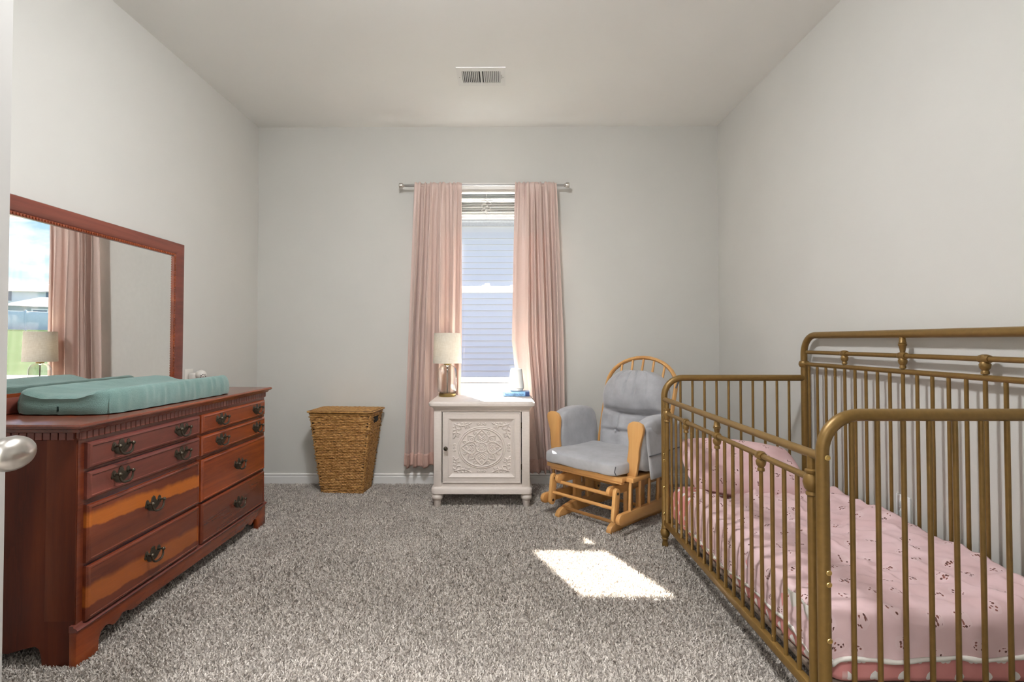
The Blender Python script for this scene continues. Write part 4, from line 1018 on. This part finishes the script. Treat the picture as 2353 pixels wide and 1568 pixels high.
# tufted back cushion built over the incline
def back_cushion():
    nu, nv = 72, 80; mb = MB()
    def wid(s): # half width along s (0 bottom .. 1 top)
        if s < .08: return .225*(1-(1-s/.08)**2*.10)
        if s > .62: q = (s-.62)/.38; return .245*(max(0, 1-q**2.6))**.42
        return .225+.02*math.sin((s-.08)/.54*PI/2)
    def thick(u, s):
        e = (1-abs(u)**4)
        t = .085*max(0, e)**.5
        top = math.exp(-((s-.74)/.22)**4); t *= (.70+.55*top) if s > .42 else .72
        for (sv, dpt, wv) in ((.47, .055, .028), (.22, .026, .02)):
            cv = sv+(.045*(u*u)-.02 if sv > .4 else .0)
            t -= dpt*math.exp(-((s-cv)/wv)**2)*max(0, e)
        if .20 < s < .50:
            for uu in (-.36, .36): t -= .022*math.exp(-((u-uu)/.06)**2)*math.sin((s-.2)/.3*PI)**.5
        if s > .52:
            for uu, a in ((-.45, .6), (-.12, 1), (.18, 1), (.55, .5)):
                c_ = uu-.10*(1-s); t -= .014*a*math.exp(-((u-c_)/.022)**2)*min(1, (s-.55)/.15 if s > .55 else 0)
        for (uu, sv) in ((-.36, .22), (.36, .22)): t -= .02*math.exp(-((u-uu)/.07)**2-((s-sv)/.03)**2)
        t += .004*math.sin(u*9+s*14)
        return max(.004, t)
    for side in (0, 1):
        vs = []; fs = []
        for j in range(nv+1):
            s = j/nv; S = .07+.80*s
            for i in range(nu+1):
                u = -1+2*i/nu; x = u*wid(s); bx_, by_, bz_ = back_pt(x, S); ed = min(1, s/.04, (1-s)/.04) if 0 < s < 1 else 0
                ed = math.sin(PI/2*max(0, min(1, ed)))
                off = (thick(u, s)*ed if side == 0 else -.004*ed)
                fall = -.022
                vs.append((x, by_+fall-off*.955, bz_+off*.27))
        for j in range(nv):
            for i in range(nu): fs.append((j*(nu+1)+i, j*(nu+1)+i+1, (j+1)*(nu+1)+i+1, (j+1)*(nu+1)+i))
        if side: fs = [f_[::-1] for f_ in fs]
        mb.addv(vs, fs)
    obj('back_cushion', mb, 'grey_velour', gl, smooth=120)
    for x in (-.085, .085):
        p = back_pt(x, .07+.80*.22); obj('tuft_button', MB().lathe([(.0005, -.004), (.007, -.003), (.009, 0), (.007, .003)], (0, 0, 0), 'Y', 12), 'grey_velour', gl, (p[0], p[1]-.075, p[2]+.014))
back_cushion()
obj('cushion_tie', MB().tube([back_pt(.25, .80), (.285, back_pt(0, .78)[1]-.02, .83), (.275, back_pt(0, .75)[1]-.03, .79)], .006, 6), 'dark_velour', gl)

# ------------------------------------------------------------------ metal crib (local origin at far front post)
KX, KY = .846, 2.797; CLN, CWD = 1.387, .742
cr = thing('crib', 'antique gold metal crib with slatted sides against the right wall', 'crib', (KX, KY, 0))
RT = .0165
def arc(c, r, a0, a1, n, plane):
    P = []
    for k in range(n+1):
        a = a0+(a1-a0)*k/n; u, v = r*math.cos(a), r*math.sin(a)
        P.append((c[0]+u, c[1], c[2]+v) if plane == 'XZ' else (c[0], c[1]+u, c[2]+v))
    return P
EZ, BZ, rb = .893, 1.118, .098
foot = [(.0005, 0), (.013, 0), (.016, .004), (.017, .014), (.0135, .030), (.014, .042), (.0175, .046), (.0175, .050), (.0155, .053), (.021, .062), (.0245, .076), (.022, .092), (.016, .100), (.019, .103), (.019, .108), (.0165, .112), (.0165, .118)]
ftm = make_mesh('crib_foot', MB().lathe(foot, n=20), 'gold_paint')
for y in (0, -CLN):
    path = [(0, y, .112), (0, y, .4), (0, y, EZ-rb)]+arc((rb, y, EZ-rb), rb, PI, PI/2, 10, 'XZ')[1:]+[(CWD-.005, y, EZ)]
    obj('end_hoop', MB().tube(path, RT, 16), 'gold_paint', cr)
    for x in (0, CWD): link('crib_foot', ftm, cr, (x, y, 0))
    obj('end_bottom_rail', MB().bbox(.012, CWD-.012, y-.010, y+.010, .120, .146, .003), 'gold_paint', cr)
path = [(CWD, 0, .112), (CWD, 0, .6), (CWD, 0, BZ-rb)]+arc((CWD, -rb, BZ-rb), rb, 0, PI/2, 10, 'YZ')[1:]+[(CWD, -CLN/2, BZ)]
path += arc((CWD, -CLN+rb, BZ-rb), rb, PI/2, PI, 10, 'YZ')+[(CWD, -CLN, .6), (CWD, -CLN, .112)]
obj('back_hoop', MB().tube(path, RT, 16), 'gold_paint', cr)
obj('back_upper_rail', MB().tube([(CWD, -.03, 1.030), (CWD, -CLN+.03, 1.030)], .0095, 12), 'gold_paint', cr)
obj('back_middle_rail', MB().tube([(CWD, -.0, .967), (CWD, -CLN, .967)], .0105, 12), 'gold_paint', cr)
obj('back_bottom_rail', MB().bbox(CWD-.010, CWD+.010, -CLN+.012, -.012, .120, .146, .003), 'gold_paint', cr)
obj('front_top_rail', MB().tube([(0, 0, .780), (0, -CLN, .780)], .0125, 14), 'gold_paint', cr)
obj('front_second_rail', MB().tube([(0, -.04, .711), (0, -CLN+.045, .711)], .0095, 12), 'gold_paint', cr)
obj('front_bottom_rail', MB().bbox(-.011, .011, -CLN+.012, -.012, .118, .146, .004), 'gold_paint', cr)
slim = make_mesh('slim_post', MB().tube([(0, 0, .14), (0, 0, .775)], .0115, 12), 'gold_paint')
ballp = [(.0115, -.060), (.0155, -.056), (.0155, -.050), (.0125, -.046), (.019, -.038), (.0225, -.022), (.020, -.006), (.0145, .002), (.0175, .006), (.0175, .012), (.0115, .016)]
ball = make_mesh('ball_joint', MB().lathe([(r_, h) for r_, h in ballp], n=18), 'gold_paint')
for y in (-.045, -CLN+.050):
    link('slim_post', slim, cr, (0, y, 0)); link('ball_joint', ball, cr, (0, y, .711+.012))
# collar where the back rail meets its posts
col_ = make_mesh('post_collar', MB().lathe([(.016, -.017), (.022, -.015), (.0265, -.004), (.0265, .004), (.022, .015), (.016, .017)], n=18), 'gold_paint')
for y in (0, -CLN): link('post_collar', col_, cr, (CWD, y, .967))
sp = (CLN-.095)/18; NBAL = 17
fb = make_mesh('baluster', MB().tube([(0, 0, .140), (0, 0, .711)], .0065, 10), 'gold_paint'); bb_ = make_mesh('baluster', MB().tube([(0, 0, .140), (0, 0, .967)], .0065, 10), 'gold_paint'); eb = make_mesh('baluster', MB().tube([(0, 0, .135), (0, 0, EZ)], .0065, 10), 'gold_paint')
bb2 = make_mesh('baluster', MB().tube([(0, 0, .140), (0, 0, 1.02)], .0068, 10), 'gold_paint')
knob = [(.007, -.052), (.0115, -.050), (.0115, -.042), (.009, -.038), (.0145, -.030), (.0165, -.018), (.012, -.010), (.0135, -.004), (.0150, .004), (.0125, .012), (.006, .015)]
kb = MB().lathe(knob, n=16); kb.tube([(0, -.019, 0), (0, -.012, 0), (0, .012, 0), (0, .019, 0)], [.0125, .0145, .0145, .0125], 12)
km = make_mesh('rail_knob', kb, 'gold_paint')
def vase(h): return [(.0095, 0), (.0085, .006), (.0125, h*.42), (.0150, h*.46), (.0150, h*.52), (.0125, h*.55), (.0150, h*.58), (.0125, h*.62), (.0095, h)]
vf = make_mesh('vase_spindle', MB().lathe(vase(.058), n=16), 'gold_paint'); vb = make_mesh('vase_spindle', MB().lathe(vase(.076), n=16), 'gold_paint')
for i in range(1, NBAL+1):
    y = -.045-i*sp
    link('baluster', fb, cr, (0, y, 0)); link('baluster', bb2 if i in (4, 9, 14) else bb_, cr, (CWD, y, 0))
    if i in (4, 9, 14):
        link('rail_knob', km, cr, (0, y, .711)); link('rail_knob', km, cr, (CWD, y, 1.030))
    if i == 9: link('vase_spindle', vf, cr, (0, y, .716)); link('vase_spindle', vb, cr, (CWD, y, 1.037))
link('baluster', bb_, cr, (CWD, -.045, 0)); link('baluster', bb_, cr, (CWD, -CLN+.05, 0))
for k in range(10): link('baluster', eb, cr, (.086+.0638*k, 0, 0))
for k in range(9): link('baluster', eb, cr, (.078+.0688*k, -CLN, 0))
bolt = make_mesh('bolt', MB().lathe([(.0075, 0), (.0075, -.002), (.006, -.0035), (.003, -.0035), (.0025, -.002)], (0, 0, 0), 'Y', 14), 'brass_bolt')
for z in (.782, .481, .450, .304): link('bolt', bolt, cr, (.004, -CLN-RT+.001, z))
for z in (.49, .46, .318, .18): link('bolt', bolt, cr, (-.006, -RT+.001, z))
mb = MB(); mb.bbox(.02, CWD-.02, -CLN+.02, -.02, .150, .166, .004); obj('mattress_support', mb, 'pad_platform', cr)

# ------------------------------------------------------------------ bedding
MX0, MX1, MY0, MY1, MZ0, MZ1 = .872, 1.562, 1.440, 2.768, .167, .335
def mattress():
    mb = MB(); na = 320; prof = [(-.02, .0), (.0, .006), (.004, .02), (.004, .10), (.002, .135), (-.006, .154), (-.020, .165), (-.05, .168), (-.18, .169), (-.33, .169)]
    vs = []; fs = []; uv_ = []
    per = []
    x0, x1, y0, y1, rc = MX0, MX1, MY0, MY1, .05
    def pt(t, u):
        Lx, Ly = x1-x0-2*rc, y1-y0-2*rc; q = PI/2*rc; tot = 2*(Lx+Ly)+4*q; d_ = t*tot; r = rc+u
        segs = [('l', x0+rc, y0, 1, 0, Lx), ('a', x1-rc, y0+rc, -PI/2, 0, q), ('l', x1, y0+rc, 0, 1, Ly), ('a', x1-rc, y1-rc, 0, 0, q), ('l', x1-rc, y1, -1, 0, Lx), ('a', x0+rc, y1-rc, PI/2, 0, q), ('l', x0, y1-rc, 0, -1, Ly), ('a', x0+rc, y0+rc, PI, 0, q)]
        for kd, a, b_, c_, e, L in segs:
            if d_ <= L+1e-9:
                if kd == 'l':
                    nx, ny = e, -c_
                    return (a+c_*d_+nx*u, b_+e*d_+ny*u), nx, ny, t*tot
                an = c_+(d_/L)*PI/2; return (a+max(.002, r)*math.cos(an), b_+max(.002, r)*math.sin(an)), math.cos(an), math.sin(an), t*tot
            d_ -= L
        return (a, b_), 0, 0, tot
    for ri, (u, h) in enumerate(prof):
        for k in range(na):
            (x, y), nx, ny, d_ = pt((k+.0)/na, u if u > -.05 else -.049)
            if u < -.05:
                f_ = (-u-.05)/.30; cx_, cy_ = (x0+x1)/2, (y0+y1)/2; x += (cx_-x)*f_*.95; y += (cy_-y)*f_*.95
            if 1 <= ri <= 4:
                wr = math.sin(d_*75)+.6*math.sin(d_*131+1); amp = .0028 if nx < -.5 else .001
                x += nx*wr*amp; y += ny*wr*amp
            vs.append((x, y, MZ0+h)); uv_.append((d_, -h) if ri < 7 else (x, y))
    n = na
    for i in range(len(prof)-1):
        for k in range(na): fs.append((i*n+k, i*n+(k+1) % n, (i+1)*n+(k+1) % n, (i+1)*n+k))
    fs += [tuple(range(n))[::-1], tuple((len(prof)-1)*n+k for k in range(n))]
    mb.addv(vs, fs); mb.uv = uv_
    c = ((MX0+MX1)/2, (MY0+MY1)/2, MZ0)
    o = obj('crib_mattress', mb, 'heart_sheet', None, c, world=c, smooth=60)
    tag(o, 'crib mattress in a coral pink fitted sheet with white hearts', 'mattress')
mattress()
from mathutils import noise as mnoise
def nz(x, y, s, seed=0): return mnoise.noise(Vector((x*s+seed*7.3, y*s-seed*3.1, seed*1.7)))
def blanket():
    nu, nv = 150, 170; hangx, hangy = .125, .098
    Ltop_x, Ltop_y = MX1-MX0, 1.06
    def fn(u, v):
        s = u*(hangx+Ltop_x)-hangx; t = v*(hangy+Ltop_y)-hangy
        # wavy edges
        if v > .9: t += (v-.9)/.1*(.10*nz(u*3, 0, 1.3, 4)+.10*(1-u)**2-.02)
        if u < .1: s += (.1-u)/.1*(.035*nz(v*7, 1, 1.0, 6)+.03*math.sin(v*4.2)-.02)
        if v < .08: t += (.08-v)/.08*.018*nz(u*5, 3, 1, 9)
        dx = max(0, -s); dy = max(0, -t)
        x = MX0+max(s, -.001)-.010*(1-math.exp(-dx*22)); y = MY0+max(t, 0)-.010*(1-math.exp(-dy*22)) if dy > 0 else MY0+t
        z = MZ1+.012
        z += .035*max(0, min(1, (s-.42)/.25))**1.3*min(1, max(.25, t/.25+.25))          # rides up toward the wall
        wr = .020*nz(s, t, 5, 1)+.013*nz(s, t*1.6, 13, 2)+.005*nz(s, t, 30, 3)
        rdg = abs(nz(s*1.2+.4*t, t*.7-s*.4, 6.5, 5)); wr += .024*(1-min(1, rdg*5))*(.4+.6*nz(s, t, 2, 8))
        if v > .80: wr += (v-.80)/.2*(.035*abs(nz(u*4, v, 1.6, 12))+.018*math.sin(u*9)**2)
        edge = min(1, max(0, (min(s, t) if min(s, t) > 0 else 0)/.04)); z += wr*(.25+.75*edge)+.004
        rr = .03
        for dd, other in ((s, 0), (t, 1)):
            if 0 <= dd < rr: z -= (rr-math.sqrt(max(0, rr*rr-(rr-dd)**2)))*.8
        if dx > 0 or dy > 0:
            drop = math.hypot(dx, dy) if (dx > 0 and dy > 0) else dx+dy
            drop = min(drop, .135); z -= .024+drop*.92
            if dx > 0: x -= .006*(nz(t, 0, 16, 11)+.5)+.004*nz(t, dx, 40, 12)-.001; 
            if dy > 0: y -= .008*(nz(s, 0, 14, 13)+.4)
            x = max(x, .8585); y = max(y, 1.421)
        x = min(x, MX1+.004)
        return (x, y, max(z, MZ0+.02))
    mb = MB().grid(fn, nu, nv, lambda u, v: (u*.82, v*1.18))
    c = ((MX0+MX1)/2, 1.95, MZ1)
    mb.f = [q for q in mb.f]
    o = obj('crib_blanket', mb, 'fawn_print', None, c, world=c, smooth=180)
    if sum(p.normal.z*p.area for p in o.data.polygons) < 0: o.data.flip_normals()
    o.data.materials.append(MATS['lining_white'])
    sd = o.modifiers.new('thickness', 'SOLIDIFY'); sd.thickness = .007; sd.offset = -1; sd.material_offset = 1; sd.material_offset_rim = 1
    tag(o, 'pale pink printed baby blanket with a white lining spread on the crib', 'blanket')
    # turned-over lining folds along the front edge
    return fn
bfn = blanket()
BO = next(o for o in bpy.data.objects if o.name == 'crib_blanket'); BC = tuple(BO.location)
# turned-over white lining along the hanging edges
pts = []
for k in range(120):
    v = .03+.94*k/119; x, y, z = bfn(0, v); pts.append((max(.861, x-.001+.003*nz(v, 0, 40, 31)), y, z+.004*nz(v, 1, 30, 33)))
mb = MB().tube(pts, [.0065+.0035*nz(k*.11, 0, 1.7, 34) for k in range(120)], 8); mb.v = [(.866+(x-.866)*.75, y, z) for x, y, z in mb.v]
obj('turned_hem', mb, 'lining_white', BO, world=BC, smooth=80)
pts = []
for k in range(90):
    u = .02+.95*k/89; x, y, z = bfn(u, 0); pts.append((x, y-.002, z+.003*nz(u, 2, 20, 35)))
obj('turned_hem', MB().tube(pts, [.0062+.003*nz(k*.13, 1, 1.5, 36) for k in range(90)], 8), 'lining_white', BO, world=BC, smooth=80)
def flap(u, v):
    y = 1.475+.175*u-.02*v; z = .335-.145*v*(1-.35*u)+.02*math.sin(u*5)*v
    return (.8655+.005*nz(u*3, v*2, 1.6, 41)+.003*math.sin(u*14+v*5), y+.012*nz(u, v, 4, 43), z)
fo = obj('folded_corner', MB().grid(flap, 40, 26), 'lining_white', BO, world=BC, smooth=180); md = fo.modifiers.new('thickness', 'SOLIDIFY'); md.thickness = .002

def pillow():
    c = (1.185, 2.625, .372); o_l = []
    mb = MB(); nu, nv = 60, 40; A, B, T = .285, .175, .052
    for side in (1, -1):
        def fn(u, v):
            a, b_ = 2*u-1, 2*v-1; prof = max(0, (1-abs(a)**3.2))**.55*max(0, (1-abs(b_)**3.2))**.55
            k = 1-.05*(a*a*b_*b_); sx = a*A*(1-.06*b_*b_); sy = b_*B*(1-.07*a*a)
            return (sx*k, sy*k, side*T*prof+.010*nz(a, b_, 3, 21)*prof+.05*0)
        n0 = len(mb.v); g = MB().grid(fn, nu, nv); f_ = g.f if side > 0 else [q[::-1] for q in g.f]
        mb.addv(g.v, f_); o_l += [(i/(nu-1)*.57, j/(nv-1)*.35) for j in range(nv) for i in range(nu)]
    mb.uv = o_l
    o = obj('crib_pillow', mb, 'fawn_print_pillow', None, (1.165, 2.600, .468), (R(36), R(5), R(-3)), smooth=80)
    tag(o, 'pink printed pillow leaning at the far end of the crib', 'pillow')
pillow()

# ------------------------------------------------------------------ carpet pile (too fine to count)
def pile():
    n = 420000
    # denser toward the camera, only where the carpet shows
    y = .95+(YB-.95-.02)*rng.random(n)**1.25; x = XL+.02+(XR-XL-.04)*rng.random(n)
    keep = (np.abs(x) < y*1.02+.05) & ~((x < -1.30) & (y < 1.0))
    x, y = x[keep], y[keep]; n = len(x)
    sc = .75+.25*np.clip(y/2.5, .4, 1.4)
    h = (.0085+.0055*rng.random(n)); a = rng.random(n)*2*PI; w = (.0020+.0014*rng.random(n))*sc; lean = .006*rng.normal(size=(n, 2))
    dx, dy = np.cos(a)*w, np.sin(a)*w
    V = np.empty((n, 3, 3), np.float32)
    V[:, 0] = np.stack([x-dx, y-dy, np.full(n, -.001)], -1); V[:, 1] = np.stack([x+dx, y+dy, np.full(n, -.001)], -1)
    V[:, 2] = np.stack([x+lean[:, 0], y+lean[:, 1], h], -1)
    # blunt tip: use a quad
    Q = np.empty((n, 4, 3), np.float32); Q[:, 0] = V[:, 0]; Q[:, 1] = V[:, 1]
    Q[:, 2] = V[:, 2]+np.stack([dx*.7, dy*.7, np.zeros(n)], -1); Q[:, 3] = V[:, 2]-np.stack([dx*.7, dy*.7, np.zeros(n)], -1)
    me = bpy.data.meshes.new('carpet_pile'); me.vertices.add(n*4); me.vertices.foreach_set('co', Q.reshape(-1))
    me.loops.add(n*4); me.loops.foreach_set('vertex_index', np.arange(n*4, dtype=np.int32)); me.polygons.add(n); me.polygons.foreach_set('loop_start', np.arange(0, n*4, 4, dtype=np.int32))
    me.update(calc_edges=True); me.materials.append(MATS['carpet_fibre'])
    o = link('carpet_pile', me, FLOOR); o['kind'] = 'stuff'
if PILE: pile()
